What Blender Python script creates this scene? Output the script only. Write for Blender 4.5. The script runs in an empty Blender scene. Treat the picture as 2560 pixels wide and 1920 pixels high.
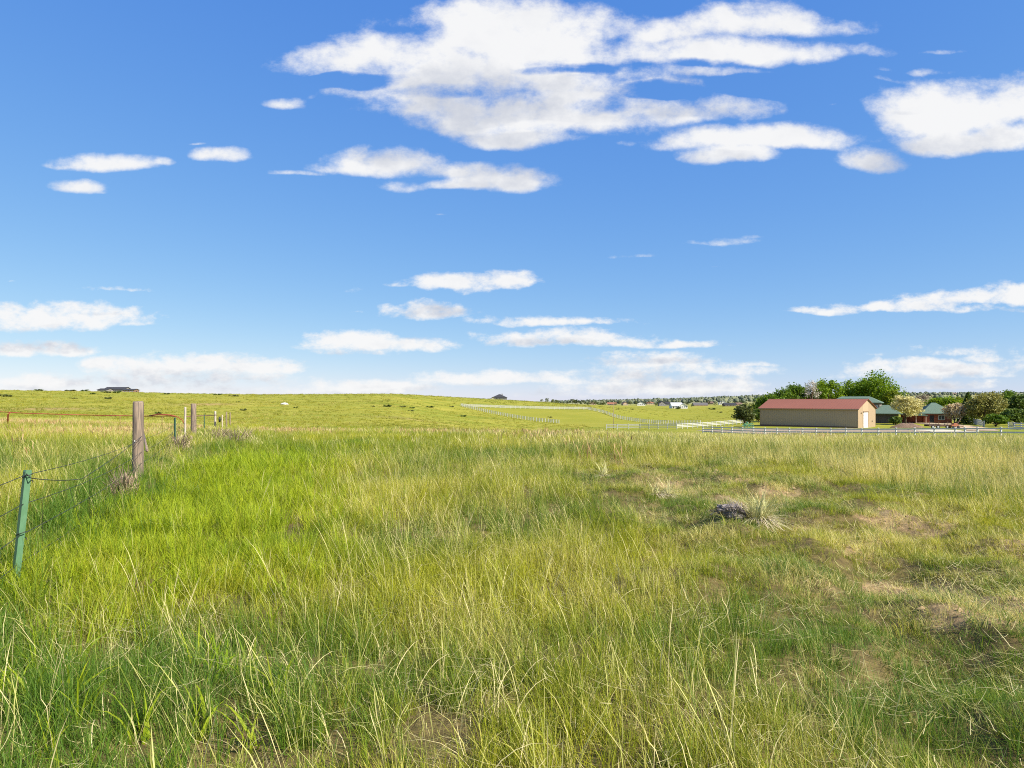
import bpy, bmesh, math, random
import numpy as np
from mathutils import Vector, Matrix

R = math.radians
rnd = random.Random(7)
NP = np.random.default_rng(11)
S = bpy.context.scene
COL = S.collection

# ------------------------------------------------------------------ camera, sky, sun, exposure
F, PX0, PY0, CAMH = 1707.0, 1280.0, 1000.0, 1.65      # 24 mm lens, level camera at eye height over a 2560 px wide picture
cam_d = bpy.data.cameras.new('camera'); cam = bpy.data.objects.new('camera', cam_d); COL.objects.link(cam)
cam.location = (0, 0, CAMH); cam.rotation_euler = (R(90), 0, 0)
cam_d.lens = 24; cam_d.sensor_width = 36; cam_d.shift_y = 40 / 2560
cam_d.clip_start = 0.05; cam_d.clip_end = 30000
S.camera = cam

SUN_EL = R(39)
SUNV = Vector((.85 * math.cos(SUN_EL), -.527 * math.cos(SUN_EL), math.sin(SUN_EL))).normalized()
sd = bpy.data.lights.new('sun', 'SUN'); sd.energy = 5.0; sd.angle = R(.53); sd.color = (1, .93, .80)
sun = bpy.data.objects.new('sun', sd); COL.objects.link(sun)
sun.rotation_euler = SUNV.to_track_quat('Z', 'Y').to_euler(); sun.location = (30, -20, 60)

S.view_settings.view_transform = 'Standard'; S.view_settings.look = 'None'
S.view_settings.exposure = 0.85; S.view_settings.gamma = 1; S.view_settings.use_curve_mapping = False
S.render.engine = 'CYCLES'
cy = S.cycles
cy.max_bounces = 6; cy.diffuse_bounces = 2; cy.glossy_bounces = 2; cy.transmission_bounces = 4
cy.transparent_max_bounces = 8; cy.use_denoising = False; cy.sample_clamp_indirect = 6
cy.pixel_filter_type = 'BLACKMAN_HARRIS'; cy.filter_width = 1.05

W = bpy.data.worlds.new('World'); S.world = W; W.use_nodes = True
wn = W.node_tree; wn.nodes.clear()


class NT:
    """small helper to write node graphs as expressions"""
    def __init__(s, t): s.t = t
    def n(s, typ, **kw):
        o = s.t.nodes.new(typ)
        for k, v in kw.items(): setattr(o, k, v)
        return o
    def put(s, sock, v):
        if isinstance(v, bpy.types.NodeSocket): s.t.links.new(v, sock)
        elif v is not None: sock.default_value = v
    def m(s, op, a, b=None, c=None, clamp=False):
        o = s.n('ShaderNodeMath', operation=op, use_clamp=clamp)
        for i, v in enumerate((a, b, c)):
            if v is not None: s.put(o.inputs[i], v)
        return o.outputs[0]
    def v(s, op, a, b=None, c=None):
        o = s.n('ShaderNodeVectorMath', operation=op)
        for i, x in enumerate((a, b, c)):
            if x is not None: s.put(o.inputs[i], x)
        return o.outputs['Value'] if op in ('DOT_PRODUCT', 'LENGTH', 'DISTANCE') else o.outputs[0]
    def comb(s, x, y, z=0.0):
        o = s.n('ShaderNodeCombineXYZ')
        for i, q in enumerate((x, y, z)): s.put(o.inputs[i], q)
        return o.outputs[0]
    def sep(s, a):
        o = s.n('ShaderNodeSeparateXYZ'); s.put(o.inputs[0], a); return o.outputs
    def noise(s, vec, scale, detail=4, rough=.55, color=False, dist=0.0):
        o = s.n('ShaderNodeTexNoise'); s.put(o.inputs['Vector'], vec)
        o.inputs['Scale'].default_value = scale; o.inputs['Detail'].default_value = detail
        o.inputs['Roughness'].default_value = rough; o.inputs['Distortion'].default_value = dist
        return o.outputs['Color' if color else 'Fac']
    def ss(s, x, a, b, lo=0.0, hi=1.0):
        o = s.n('ShaderNodeMapRange', interpolation_type='SMOOTHSTEP')
        for i, q in enumerate((x, a, b, lo, hi)): s.put(o.inputs[i], q)
        return o.outputs[0]
    def mix(s, f, a, b, blend='MIX'):
        o = s.n('ShaderNodeMix', data_type='RGBA', blend_type=blend)
        for i, q in ((0, f), (6, a), (7, b)):
            if isinstance(q, tuple) and len(q) == 3: q = q + (1,)
            s.put(o.inputs[i], q)
        return o.outputs[2]
    def attr(s, name, kind='GEOMETRY'):
        o = s.n('ShaderNodeAttribute', attribute_name=name, attribute_type=kind); return o


w = NT(wn)
sky = w.n('ShaderNodeTexSky', sky_type='NISHITA', sun_disc=False)
sky.sun_elevation = SUN_EL; sky.sun_rotation = math.atan2(SUNV.x, SUNV.y)
sky.altitude = 1800; sky.air_density = 1.0; sky.dust_density = .3; sky.ozone_density = 2.2
# clouds: fair weather cumulus and wisps, each given by direction and angular size (u right, v up, as tangents), broken up by noise
CL = [  # x, y, half width, half height in survey pixels, strength
 (1010,150,240,46,1.1),(1180,195,300,58,1.15),(1250,295,200,50,1.1),(1330,120,280,56,1.2),(1600,215,160,30,1.0),(1600,125,330,40,1.0),(1860,120,280,34,1.1),(2090,118,110,34,1),
 (1120,255,240,48,1.0),(1000,235,190,18,.9),(1350,285,270,58,1.15),(1290,340,140,30,1.1),(1620,285,210,32,.9),(1830,265,90,40,1.0),
 (1750,175,220,20,.75),(1560,180,100,26,.9),
 (2400,280,170,62,1.25),(2520,260,150,60,1.2),(2460,350,170,38,1.2),(2300,285,70,26,.9),
 (1900,345,230,30,1.15),(2010,352,120,24,1.1),(1790,385,95,28,1.0),(2050,340,120,14,.85),(2180,395,95,36,1.05),(2260,345,150,20,.75),(2130,370,90,12,.7),
 (960,410,160,36,1.1),(900,425,170,22,1.0),(1120,425,190,26,1.0),(1270,445,130,36,1.15),(1190,462,140,14,1.0),(720,441,110,9,.85),(1010,465,90,20,.65),(800,430,60,12,.8),
 (285,415,100,22,1.1),(250,421,95,10,.9),(395,412,36,12,.9),(535,400,54,20,1.1),(205,473,66,18,1.05),(250,482,34,7,.8),(485,369,32,6,.6),
 (705,255,56,18,.85),(770,240,30,8,.5),
 (1140,707,100,20,1.15),(1060,716,60,9,.9),(1255,702,78,20,1.15),(1075,775,92,20,1.1),(985,768,26,11,.85),(1150,780,60,8,.6),(905,775,38,6,.5),
 (1350,802,170,14,1.0),(1260,806,90,9,.8),(1400,846,170,22,1.1),(1560,855,130,15,1.0),(1700,858,95,9,.95),
 (880,858,110,20,1.05),(1010,862,120,15,1.0),(880,880,110,10,.65),
 (100,800,220,32,1.1),(260,795,130,22,1.05),(340,812,60,8,.85),(70,872,150,14,1.0),
 (440,918,190,24,1.05),(640,920,110,17,1.0),(280,908,70,14,1.05),(450,945,300,22,.8),(110,955,110,17,1.0),(560,975,260,16,.6),
 (920,968,130,15,1.05),(800,976,120,9,.7),(1190,946,150,14,1.05),(1310,950,90,10,.9),(950,930,60,7,.5),
 (1640,905,150,20,.9),(1720,925,190,16,.85),(1560,940,130,18,.8),(1680,970,240,18,1.0),(1450,955,90,9,.8),(1400,985,110,12,.7),(1880,912,60,7,.8),
 (2460,750,200,20,1.1),(2570,735,110,26,1.1),(2240,768,150,16,1.05),(2060,774,90,11,1.0),(2380,775,180,10,.85),
 (2320,925,140,17,1.1),(2300,940,190,10,.8),(2400,880,90,11,.75),(2540,895,110,24,.6),(2450,898,50,10,.9),(2560,920,70,14,.7),(2290,875,40,9,.6),(2400,965,100,9,.9),(2200,890,70,6,.45),
 (1810,608,110,13,.75),(1870,598,50,9,.7),(1590,643,80,7,.6),(1790,665,28,6,.55),(1980,623,48,5,.5),(285,726,94,9,.85),(890,724,42,8,.65),(45,704,36,4,.5),(1105,540,36,5,.5),
 (2310,165,120,15,.6),(2260,190,90,10,.6),(2430,180,90,9,.4),(2080,245,40,9,.4),(2230,225,60,7,.45),(1785,268,14,7,.5),(1560,345,40,16,.6),(2350,118,120,9,.55),
 (1300,60,300,50,1.1),(1650,70,250,35,1.0),(1950,50,220,40,1.1),
]
HOLES = [(1985,208,230,44,1.6),(1640,222,130,26,1.1),(1450,170,100,18,.5),(1750,150,90,16,.5),(1480,262,80,28,.6),(860,205,150,24,.9),(1090,228,150,16,.55),(1350,178,120,12,.45)]
geo = w.n('ShaderNodeTexCoord').outputs['Generated']
gx, gy, gz = w.sep(geo)
fy = w.m('MAXIMUM', gy, .08)
U = w.m('DIVIDE', gx, fy); V = w.m('DIVIDE', gz, fy)
lift = w.m('ADD', w.m('MAXIMUM', V, 0.0), .10)
NA = w.comb(w.m('MULTIPLY', U, 9.0), w.m('MULTIPLY', V, 12.5))          # billows of the clouds overhead
NB = w.comb(w.m('MULTIPLY', U, 22.0), w.m('MULTIPLY', V, 38.0), 7.0)    # smaller ones towards the horizon
HI = w.ss(V, .13, .34)
def two(fn):
    a, b_ = fn(NA), fn(NB); return w.m('ADD', w.m('MULTIPLY', a, HI), w.m('MULTIPLY', b_, w.m('SUBTRACT', 1.0, HI)))


def cloud_field(du, dv, full=True):
    wv = w.mix(HI, w.noise(NB, .34, 3, .6, True), w.noise(NA, .34, 3, .6, True))
    off = w.v('MULTIPLY', w.v('SUBTRACT', wv, (.5, .5, .5)), w.comb(w.m('MULTIPLY', lift, .34), w.m('MULTIPLY', lift, .13)))
    p = w.v('ADD', w.comb(w.m('ADD', U, w.m('MULTIPLY', lift, du)), w.m('ADD', V, w.m('MULTIPLY', lift, dv))), off)
    cur = None
    for (x, y, rx, ry, k) in CL:
        if y > 855: k += .10; ry *= 1.3; rx *= 1.1
        cu, cv = (x - PX0) / F, (PY0 - y) / F - .12 * ry / F
        iu, iv = F / (rx * 1.33), F / (ry * 1.55)
        q = w.v('MULTIPLY_ADD', p, (iu, iv, 0), (-cu * iu, -cv * iv, 0))
        q = w.v('MULTIPLY_ADD', w.v('MINIMUM', q, (0, 0, 0)), (0, .7, 0), q)
        d = w.m('ADD', w.v('DOT_PRODUCT', q, q), (1.15 - k) * 1.5)
        cur = d if cur is None else w.m('SMOOTH_MIN', cur, d, .35)
    f = w.m('SUBTRACT', 1.0, cur)
    for (x, y, rx, ry, k) in HOLES:
        iu, iv = F / rx, F / ry
        q = w.v('MULTIPLY_ADD', p, (iu, iv, 0), (-(x - PX0) / F * iu, -(PY0 - y) / F * iv, 0))
        f = w.m('SUBTRACT', f, w.m('MULTIPLY', w.m('MAXIMUM', w.m('SUBTRACT', 1.0, w.v('DOT_PRODUCT', q, q)), 0.0), k))
    n1 = two(lambda q: w.noise(q if not (du or dv) else w.v('ADD', q, (du * 5, dv * 7, 0)), 1.0, 10 if full else 5, .64))
    return w.m('ADD', f, w.m('MULTIPLY', w.m('SUBTRACT', n1, .49), 3.1))


infr = w.m('MULTIPLY', w.m('MULTIPLY', w.ss(w.m('ABSOLUTE', U), .80, 1.0, 1, 0), w.ss(V, .60, .75, 1, 0)), w.ss(gy, .05, .2))
up = w.m('ADD', w.m('MAXIMUM', gz, 0.0), .12)
gen = w.noise(w.comb(w.m('DIVIDE', gx, up), w.m('DIVIDE', gy, up)), .55, 8, .58)
genf = w.m('MULTIPLY', w.m('SUBTRACT', gen, .53), 7.0)
fld = cloud_field(0, 0)
fld2 = cloud_field(.10, .17, False)
both = w.m('ADD', w.m('MULTIPLY', fld, infr), w.m('MULTIPLY', genf, w.m('SUBTRACT', 1.0, infr)))
alpha = w.m('MULTIPLY', w.ss(both, -.04, .95), w.ss(gz, -.01, .01))
alpha = w.m('MULTIPLY', alpha, .97)
shade = w.m('MULTIPLY', w.ss(fld2, -.1, 1.5), infr)
bill = two(lambda q: w.noise(q, 1.1, 6, .6))
shade = w.m('ADD', w.m('MULTIPLY', shade, .80), w.m('MULTIPLY', w.m('SUBTRACT', bill, .52), .75), clamp=True)
ccol = w.mix(shade, (.99, .99, .99), (.56, .60, .70))
# the photograph's tone response: deep blue overhead, pale but not blown near the horizon
sr, sg, sb = w.sep(w.v('MULTIPLY', sky.outputs[0], (.171, .171, .171)))
resp = w.comb(w.m('MULTIPLY', w.m('POWER', sr, .92), 5.75), w.m('MULTIPLY', w.m('POWER', sg, .62), 6.5), w.m('MULTIPLY', w.m('POWER', sb, .22), 8.7))
bg1 = w.n('ShaderNodeBackground'); w.put(bg1.inputs[0], w.v('MULTIPLY', resp, (.555, .555, .555))); bg1.inputs[1].default_value = .1
bg2 = w.n('ShaderNodeBackground'); w.put(bg2.inputs[0], ccol); bg2.inputs[1].default_value = .53
mx = w.n('ShaderNodeMixShader'); w.put(mx.inputs[0], alpha); w.put(mx.inputs[1], bg1.outputs[0]); w.put(mx.inputs[2], bg2.outputs[0])
wo = w.n('ShaderNodeOutputWorld'); w.put(wo.inputs[0], mx.outputs[0])
W.cycles.sampling_method = 'MANUAL'; W.cycles.sample_map_resolution = 512

# ------------------------------------------------------------------ helpers

def tag(o, label=None, cat=None, group=None, kind=None):
    if label: o['label'] = label
    if cat: o['category'] = cat
    if group: o['group'] = group
    if kind: o['kind'] = kind
    return o

def empty(name, loc=(0, 0, 0), rz=0.0):
    o = bpy.data.objects.new(name, None); COL.objects.link(o)
    o.location = loc; o.rotation_euler = (0, 0, rz); o.empty_display_size = .3
    return o

def link(name, me, parent=None, loc=(0, 0, 0), rot=(0, 0, 0), scale=(1, 1, 1)):
    o = bpy.data.objects.new(name, me); COL.objects.link(o); o.parent = parent
    o.location = loc; o.rotation_euler = rot; o.scale = scale
    return o

def mesh_np(name, v, f, mat=None, smooth=False, attrs=None):
    """v (N,3); f list of index arrays (M,k)"""
    me = bpy.data.meshes.new(name)
    fs = [np.asarray(a, dtype=np.int32) for a in (f if isinstance(f, list) else [f])]
    tot = np.concatenate([np.full(len(a), a.shape[1], np.int32) for a in fs])
    idx = np.concatenate([a.ravel() for a in fs])
    st = np.concatenate([[0], np.cumsum(tot)[:-1]]).astype(np.int32)
    me.vertices.add(len(v)); me.vertices.foreach_set('co', np.asarray(v, np.float32).ravel())
    me.loops.add(len(idx)); me.loops.foreach_set('vertex_index', idx)
    me.polygons.add(len(tot)); me.polygons.foreach_set('loop_start', st)
    if smooth: me.polygons.foreach_set('use_smooth', np.ones(len(tot), bool))
    me.update(calc_edges=True); me.validate()
    for k, a in (attrs or {}).items():
        at = me.attributes.new(k, 'FLOAT', 'POINT'); at.data.foreach_set('value', np.asarray(a, np.float32))
    if mat: me.materials.append(mat)
    return me


class MB:
    """collects simple solids; build() links them as one mesh object"""
    def __init__(s): s.v, s.f = [], []
    def add(s, v, f):
        o = len(s.v); s.v += [tuple(x) for x in v]; s.f += [tuple(i + o for i in q) for q in f]; return s
    def box(s, a, b):
        (x0, y0, z0), (x1, y1, z1) = a, b
        return s.add([(x0,y0,z0),(x1,y0,z0),(x1,y1,z0),(x0,y1,z0),(x0,y0,z1),(x1,y0,z1),(x1,y1,z1),(x0,y1,z1)],
                     [(0,3,2,1),(4,5,6,7),(0,1,5,4),(1,2,6,5),(2,3,7,6),(3,0,4,7)])
    def tube(s, pts, r, n=8, cap=True):
        pts = [Vector(p) for p in pts]; rs = r if isinstance(r, (list, tuple)) else [r] * len(pts)
        vs, fs = [], []
        for i, p in enumerate(pts):
            t = (pts[min(i + 1, len(pts) - 1)] - pts[max(i - 1, 0)]).normalized()
            a = t.orthogonal().normalized() if abs(t.z) < .9 else t.cross(Vector((0, 1, 0))).normalized()
            if abs(t.z) < .9: a = t.cross(Vector((0, 0, 1))).normalized()
            b = t.cross(a)
            vs += [p + (a * math.cos(2 * math.pi * k / n) + b * math.sin(2 * math.pi * k / n)) * rs[i] for k in range(n)]
        for i in range(len(pts) - 1):
            fs += [(i * n + k, i * n + (k + 1) % n, (i + 1) * n + (k + 1) % n, (i + 1) * n + k) for k in range(n)]
        if cap: fs += [tuple(range(n))[::-1], tuple((len(pts) - 1) * n + k for k in range(n))]
        return s.add(vs, fs)
    def prism(s, poly, y0, y1):
        """poly in xz, extruded along y"""
        n = len(poly)
        return s.add([(x, y0, z) for x, z in poly] + [(x, y1, z) for x, z in poly],
                     [tuple(range(n)), tuple(range(2 * n - 1, n - 1, -1))] + [(i, i + n, (i + 1) % n + n, (i + 1) % n) for i in range(n)])
    def mesh(s, name, mat, smooth=False, bevel=0):
        me = bpy.data.meshes.new(name); me.from_pydata(s.v, [], s.f)
        bm = bmesh.new(); bm.from_mesh(me); bmesh.ops.recalc_face_normals(bm, faces=bm.faces)
        if bevel: bmesh.ops.bevel(bm, geom=bm.edges[:], offset=bevel, segments=2, affect='EDGES', profile=.6)
        bm.to_mesh(me); bm.free()
        if smooth: me.polygons.foreach_set('use_smooth', [True] * len(me.polygons))
        me.materials.append(mat); return me
    def build(s, name, mat, parent=None, smooth=False, bevel=0, **kw):
        return link(name, s.mesh(name, mat, smooth, bevel), parent, **kw)


def hash2(ix, iy, seed):
    h = (ix.astype(np.int64) * 374761393 + iy.astype(np.int64) * 668265263 + seed * 974634721) & 0xffffffff
    h = ((h ^ (h >> 13)) * 1274126177) & 0xffffffff
    return ((h ^ (h >> 16)) & 0xffffff) / float(0xffffff)

def vnoise(x, y, seed=0):
    x = np.asarray(x, float); y = np.asarray(y, float)
    ix = np.floor(x); iy = np.floor(y); fx = x - ix; fy_ = y - iy
    fx = fx * fx * (3 - 2 * fx); fy_ = fy_ * fy_ * (3 - 2 * fy_)
    a, b = hash2(ix, iy, seed), hash2(ix + 1, iy, seed); c, d = hash2(ix, iy + 1, seed), hash2(ix + 1, iy + 1, seed)
    return (a + (b - a) * fx) * (1 - fy_) + (c + (d - c) * fx) * fy_

def fbm(x, y, seed=0, o=3):
    s = 0; a = .5
    for i in range(o):
        s = s + a * vnoise(np.asarray(x) * 2 ** i, np.asarray(y) * 2 ** i, seed + i * 17); a *= .5
    return s / (1 - .5 ** o)

# ------------------------------------------------------------------ terrain: a levelled survey of the valley
DD = np.array([.2, 12, 25, 38, 55, 75, 110, 150, 200, 270, 340, 450, 600, 900, 1500, 2500, 4000, 6000, 9500.])
COLS = {   # azimuth column (survey pixel) : ground height at each distance
 0:    [0,0,0,0,-.3,-.8,-1.2,-.8,.3,2.2,4.6,8.2,8.4,5,0,-4,-8,-12,-20],
 300:  [0,0,0,-.15,-.6,-1.2,-1.6,-1.3,-.4,1.4,3.6,6.9,7.0,4,0,-5,-10,-14,-20],
 640:  [0,0,-.1,-.4,-1.0,-1.7,-2.3,-2.4,-1.8,0,2.3,5.2,5.0,2,-2,-6,-10,-15,-20],
 1000: [0,0,-.1,-.4,-1.1,-1.9,-2.8,-3.2,-3.0,-.6,3.0,5.7,5.5,2,-2,-6,-10,-15,-20],
 1150: [0,0,-.1,-.4,-1.2,-2.1,-3.4,-4.6,-5.5,-4.5,-1.4,3.4,3.0,0,-3,-7,-10,-15,-20],
 1300: [0,0,-.1,-.4,-1.2,-2.2,-3.7,-5.5,-7.3,-6.2,-2.4,1.0,1.2,-2,-4,-7,-10,-14,-20],
 1500: [0,0,-.1,-.5,-1.3,-2.3,-3.8,-5.2,-6.2,-6.5,-3.0,-3.4,-4.2,-5,-5,-4,-3,-10,-20],
 1700: [0,0,-.15,-.6,-1.5,-2.4,-3.9,-5.1,-6.0,-7.0,-7.3,-7.2,-6.6,-5,-2,2,8,2,-10],
 1900: [0,0,-.15,-.7,-1.7,-2.6,-4.1,-4.5,-4.9,-5.5,-6,-6.2,-6,-3,3,13,26,18,0],
 2200: [0,0,-.15,-.75,-1.7,-2.7,-4.1,-4.5,-4.8,-5,-5,-4.5,-3,1,9,22,39,30,5],
 2560: [0,0,-.15,-.8,-1.7,-2.7,-3.9,-4.2,-4.5,-4.6,-4.5,-4,-2.5,2,10,24,41,32,5],
}
_ph = [math.atan((k - PX0) / F) for k in COLS]
_lr = np.linspace(math.log(.2), math.log(9500), 420)
rows = []
for k, p in zip(COLS, _ph):
    lx = np.log(DD / math.cos(p)); y = np.array(COLS[k], float)
    h = np.diff(lx); s_ = np.diff(y) / h; m_ = np.zeros(len(y)); m_[0], m_[-1] = s_[0], s_[-1]
    m_[1:-1] = np.where(s_[:-1] * s_[1:] > 0, 2 * s_[:-1] * s_[1:] / (s_[:-1] + s_[1:] + 1e-12), 0)
    q = np.clip(_lr, lx[0], lx[-1]); j = np.clip(np.searchsorted(lx, q) - 1, 0, len(h) - 1); t = (q - lx[j]) / h[j]
    rows.append((2*t**3-3*t**2+1)*y[j] + (t**3-2*t**2+t)*h[j]*m_[j] + (-2*t**3+3*t**2)*y[j+1] + (t**3-t**2)*h[j]*m_[j+1])
rows = np.array(rows)
PH = np.linspace(-math.pi, math.pi, 721)
back = rows[[0, -1]].mean(0) * .5
cp = np.array([-math.pi, R(-110), R(-60)] + _ph + [R(60), R(110), math.pi])
cr = np.vstack([back, rows[0] * .8 + back * .2, rows[0], rows, rows[-1], rows[-1] * .8 + back * .2, back])
TAB = np.array([np.interp(PH, cp, cr[:, i]) for i in range(len(_lr))]).T
for _ in range(2):   # soften the survey
    for ax, n in ((0, 7), (1, 7)):
        kk = np.hanning(n + 2)[1:-1]; kk /= kk.sum()
        P = np.pad(TAB, [(n // 2, n // 2) if a == ax else (0, 0) for a in (0, 1)], mode='edge')
        TAB = np.apply_along_axis(lambda q: np.convolve(q, kk, 'valid'), ax, P)

def ground(x, y):
    x = np.asarray(x, float); y = np.asarray(y, float)
    r = np.maximum(np.hypot(x, y), .21); ph = np.arctan2(x, y)
    a = np.clip((ph + math.pi) / (2 * math.pi) * 720, 0, 719.999); b = np.clip((np.log(r) - _lr[0]) / (_lr[1] - _lr[0]), 0, 418.999)
    i, j = a.astype(int), b.astype(int); fa, fb = a - i, b - j
    z = (TAB[i, j] * (1 - fa) + TAB[i + 1, j] * fa) * (1 - fb) + (TAB[i, j + 1] * (1 - fa) + TAB[i + 1, j + 1] * fa) * fb
    near = np.clip((70 - r) / 50, 0, 1)
    z = z + near * ((vnoise(x * .35, y * .35, 3) - .5) * .16 + (vnoise(x * 1.3, y * 1.3, 5) - .5) * .09)
    z = z + np.exp(-((x - rut(4.4, y)) / 3.0) ** 4) * np.clip((22 - y) / 8, 0, 1) * (y > 0) * ((vnoise(x * 1.5, y * .95, 21) - .5) * .30 + (vnoise(x * 3.6, y * 2.6, 23) - .5) * .12)
    # two wheel ruts along the right of the meadow
    for cx in (3.55, 5.2):
        z = z - .09 * np.exp(-((x - rut(cx, y)) / .34) ** 2) * np.clip((26 - y) / 10, 0, 1)
    far = np.clip((r - 120) / 150, 0, 1)
    z = z + far * ((fbm(x / 45, y / 45, 9) - .5) * .9 + (fbm(x / 300, y / 300, 12) - .5) * np.clip((r - 900) / 1500, 0, 1) * 9)
    return z

def rut(cx, y): return cx + .25 * np.sin(np.asarray(y) * .33 + 1) - .010 * np.maximum(np.asarray(y) - 9, 0) ** 2

def gz_(x, y): return float(ground(np.array([x]), np.array([y]))[0])

def at(px, d):
    x = (px - PX0) / F * d; return Vector((x, d, gz_(x, d)))

_DS = np.exp(np.linspace(math.log(3), math.log(6000), 3000))
def hit(px, py, dmin=3):
    """where the sight line through a survey pixel meets the ground"""
    ds = _DS[_DS > dmin]; x = (px - PX0) / F * ds
    yp = PY0 - F * (ground(x, ds) - CAMH) / ds
    k = np.where(yp <= py)[0]
    d = float(ds[k[0]]) if len(k) else float(ds[np.argmin(yp)])
    return at(px, d)

def W0(px, py):
    d = F * CAMH / (py - PY0); return ((px - PX0) / F * d, d)

# where what grows (metres on the ground)
def seg(x, y, a, b):
    ax, ay = a; bx, by = b; dx, dy = bx - ax, by - ay
    t = np.clip(((x - ax) * dx + (y - ay) * dy) / (dx * dx + dy * dy), 0, 1)
    return np.hypot(x - ax - t * dx, y - ay - t * dy)

def fence_x(y): return -7.46 - .409 * (np.asarray(y) - 13.6)

def zones(x, y):
    n1 = fbm(x * .5, y * .5, 31); n2 = fbm(x * .17, y * .17, 47); n3 = fbm(x * 1.6, y * 1.6, 63)
    off = x - fence_x(y)
    lush = np.exp(-(seg(x, y, (-3.5, 7.0), (-6.3, 18)) / (1.35 + .6 * n1)) ** 4) * np.clip((24 - y) / 6, 0, 1)
    lush = np.maximum(lush, .35 * np.exp(-(seg(x, y, (-6.5, 20), (-4.5, 27)) / 2.2) ** 2))
    weeds = np.exp(-((off + .2) / 1.15) ** 2) * np.clip((17 - y) / 6, 0, 1)       # rank dark growth along the wire
    weeds = np.maximum(weeds, .8 * np.exp(-(np.hypot(x + 2.4, y - 3.2) / 1.2) ** 2))
    track = np.zeros_like(x)
    for cx in (3.55, 5.2):
        track = np.maximum(track, np.exp(-((x - rut(cx, y)) / .50) ** 2))
    track = track * np.clip((24 - y) / 8, 0, 1)
    mid = rut(4.4, y)
    short = 1 / (1 + np.exp(-(2.75 + .6 * n1 - np.abs(x - mid - .1)) * 5.0)) * np.clip((23 - y) / 7, 0, 1)
    n4 = .6 * fbm(x * 2.2, y * .42, 67) + .4 * n3
    bare = np.clip(track * 1.4 * (n4 - .26) * 3.4 + (short * .9 * (n3 - .66) * 4), 0, 1)
    right = 1 / (1 + np.exp(-(x - (2.0 + .05 * y)) * .5))
    straw = np.clip(right * np.clip((y - 8) / 6, 0, 1) * np.clip((70 - y) / 35, .3, 1) * (1 - short) * (.40 + .9 * n2) + .45 * np.clip((n1 - .52) * 3.2, 0, 1) * np.clip((30 - y) / 12, .08, 1), 0, 1)
    left = np.clip(-off / 2, 0, 1)                                               # beyond the fence: taller, tan heads
    straw = np.maximum(straw, left * (.28 + .5 * (n2 - .4)) * np.clip((y - 8) / 8, 0, 1))
    return dict(lush=lush, weeds=weeds, short=short, bare=bare, straw=straw, left=left, n1=n1, n2=n2, n3=n3, track=track)

# ------------------------------------------------------------------ materials
MATS = {}
def mat(name, col, rough=.7, spec=.3, var=0.0, scale=3.0, metal=0.0, stretch=(1, 1, 1), col2=None, bump=0.0, detail=5):
    if name in MATS: return MATS[name]
    m = bpy.data.materials.new(name); m.use_nodes = True; t = NT(m.node_tree)
    b = m.node_tree.nodes['Principled BSDF']; b.inputs['Roughness'].default_value = rough
    b.inputs['Specular IOR Level'].default_value = spec; b.inputs['Metallic'].default_value = metal
    if var or col2:
        co = t.v('MULTIPLY', t.n('ShaderNodeTexCoord').outputs['Object'], stretch)
        n = t.noise(co, scale, detail, .6)
        c2 = col2 or tuple(c * (1 - var) for c in col)
        c1 = col if col2 else tuple(min(1, c * (1 + var)) for c in col)
        t.put(b.inputs['Base Color'], t.mix(t.ss(n, .3, .7), c1, c2))
        if bump:
            bp = t.n('ShaderNodeBump'); bp.inputs['Strength'].default_value = bump; t.put(bp.inputs['Height'], n); t.put(b.inputs['Normal'], bp.outputs[0])
    else: b.inputs['Base Color'].default_value = col + (1,)
    MATS[name] = m; return m

def leafy(name, ca, cb, cs=(.45, .38, .17), trans=.35, inst=True, tip=None):
    """grass or foliage: colour runs from ca to cb (hue), towards dry cs; per blade and per plant variation"""
    m = bpy.data.materials.new(name); m.use_nodes = True; nt = m.node_tree; nt.nodes.clear(); t = NT(nt)
    r = t.attr('rnd').outputs['Fac']
    if inst:
        hue = t.m('ADD', t.attr('hue', 'INSTANCER').outputs['Fac'], t.m('MULTIPLY', t.m('SUBTRACT', r, .5), .5), clamp=True)
        dry = t.m('ADD', t.attr('tint', 'INSTANCER').outputs['Fac'], t.m('MULTIPLY', t.m('SUBTRACT', r, .55), .8), clamp=True)
    else:
        oi = t.n('ShaderNodeObjectInfo').outputs['Random']
        hue = t.m('ADD', t.m('MULTIPLY', r, .8), t.m('MULTIPLY', oi, .2), clamp=True); dry = None
    c = t.mix(hue, ca, cb)
    if dry is not None: c = t.mix(t.ss(dry, .25, .85), c, cs)
    if tip: c = t.mix(t.ss(t.attr('along').outputs['Fac'], .62, .9), c, tip)
    d = t.n('ShaderNodeBsdfPrincipled'); t.put(d.inputs['Base Color'], c); d.inputs['Roughness'].default_value = .55; d.inputs['Specular IOR Level'].default_value = .22
    tr = t.n('ShaderNodeBsdfTranslucent'); t.put(tr.inputs[0], t.mix(.5, c, t.mix(1.0, c, (1.25, 1.1, .5), 'MULTIPLY')))
    mxx = t.n('ShaderNodeMixShader'); mxx.inputs[0].default_value = trans; t.put(mxx.inputs[1], d.outputs[0]); t.put(mxx.inputs[2], tr.outputs[0])
    o = t.n('ShaderNodeOutputMaterial'); t.put(o.inputs[0], mxx.outputs[0]); return m

GR_A, GR_B, STRAW = (.095, .190, .020), (.40, .40, .022), (.69, .61, .24)
M_GRASS = leafy('grass_blade', GR_A, GR_B, STRAW, .40)
M_LUSH = leafy('lush_grass_blade', (.20, .31, .014), (.42, .49, .016), (.55, .52, .10), .45)
M_STEM = leafy('seed_stem', (.42, .44, .11), (.60, .56, .20), (.72, .62, .32), .3)
M_RUDDY = leafy('ruddy_seed_heads', (.34, .20, .09), (.50, .32, .15), (.52, .38, .20), .25)
M_HILL = leafy('hill_grass_blade', (.17, .20, .018), (.33, .31, .030), (.46, .38, .12), .35)

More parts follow.
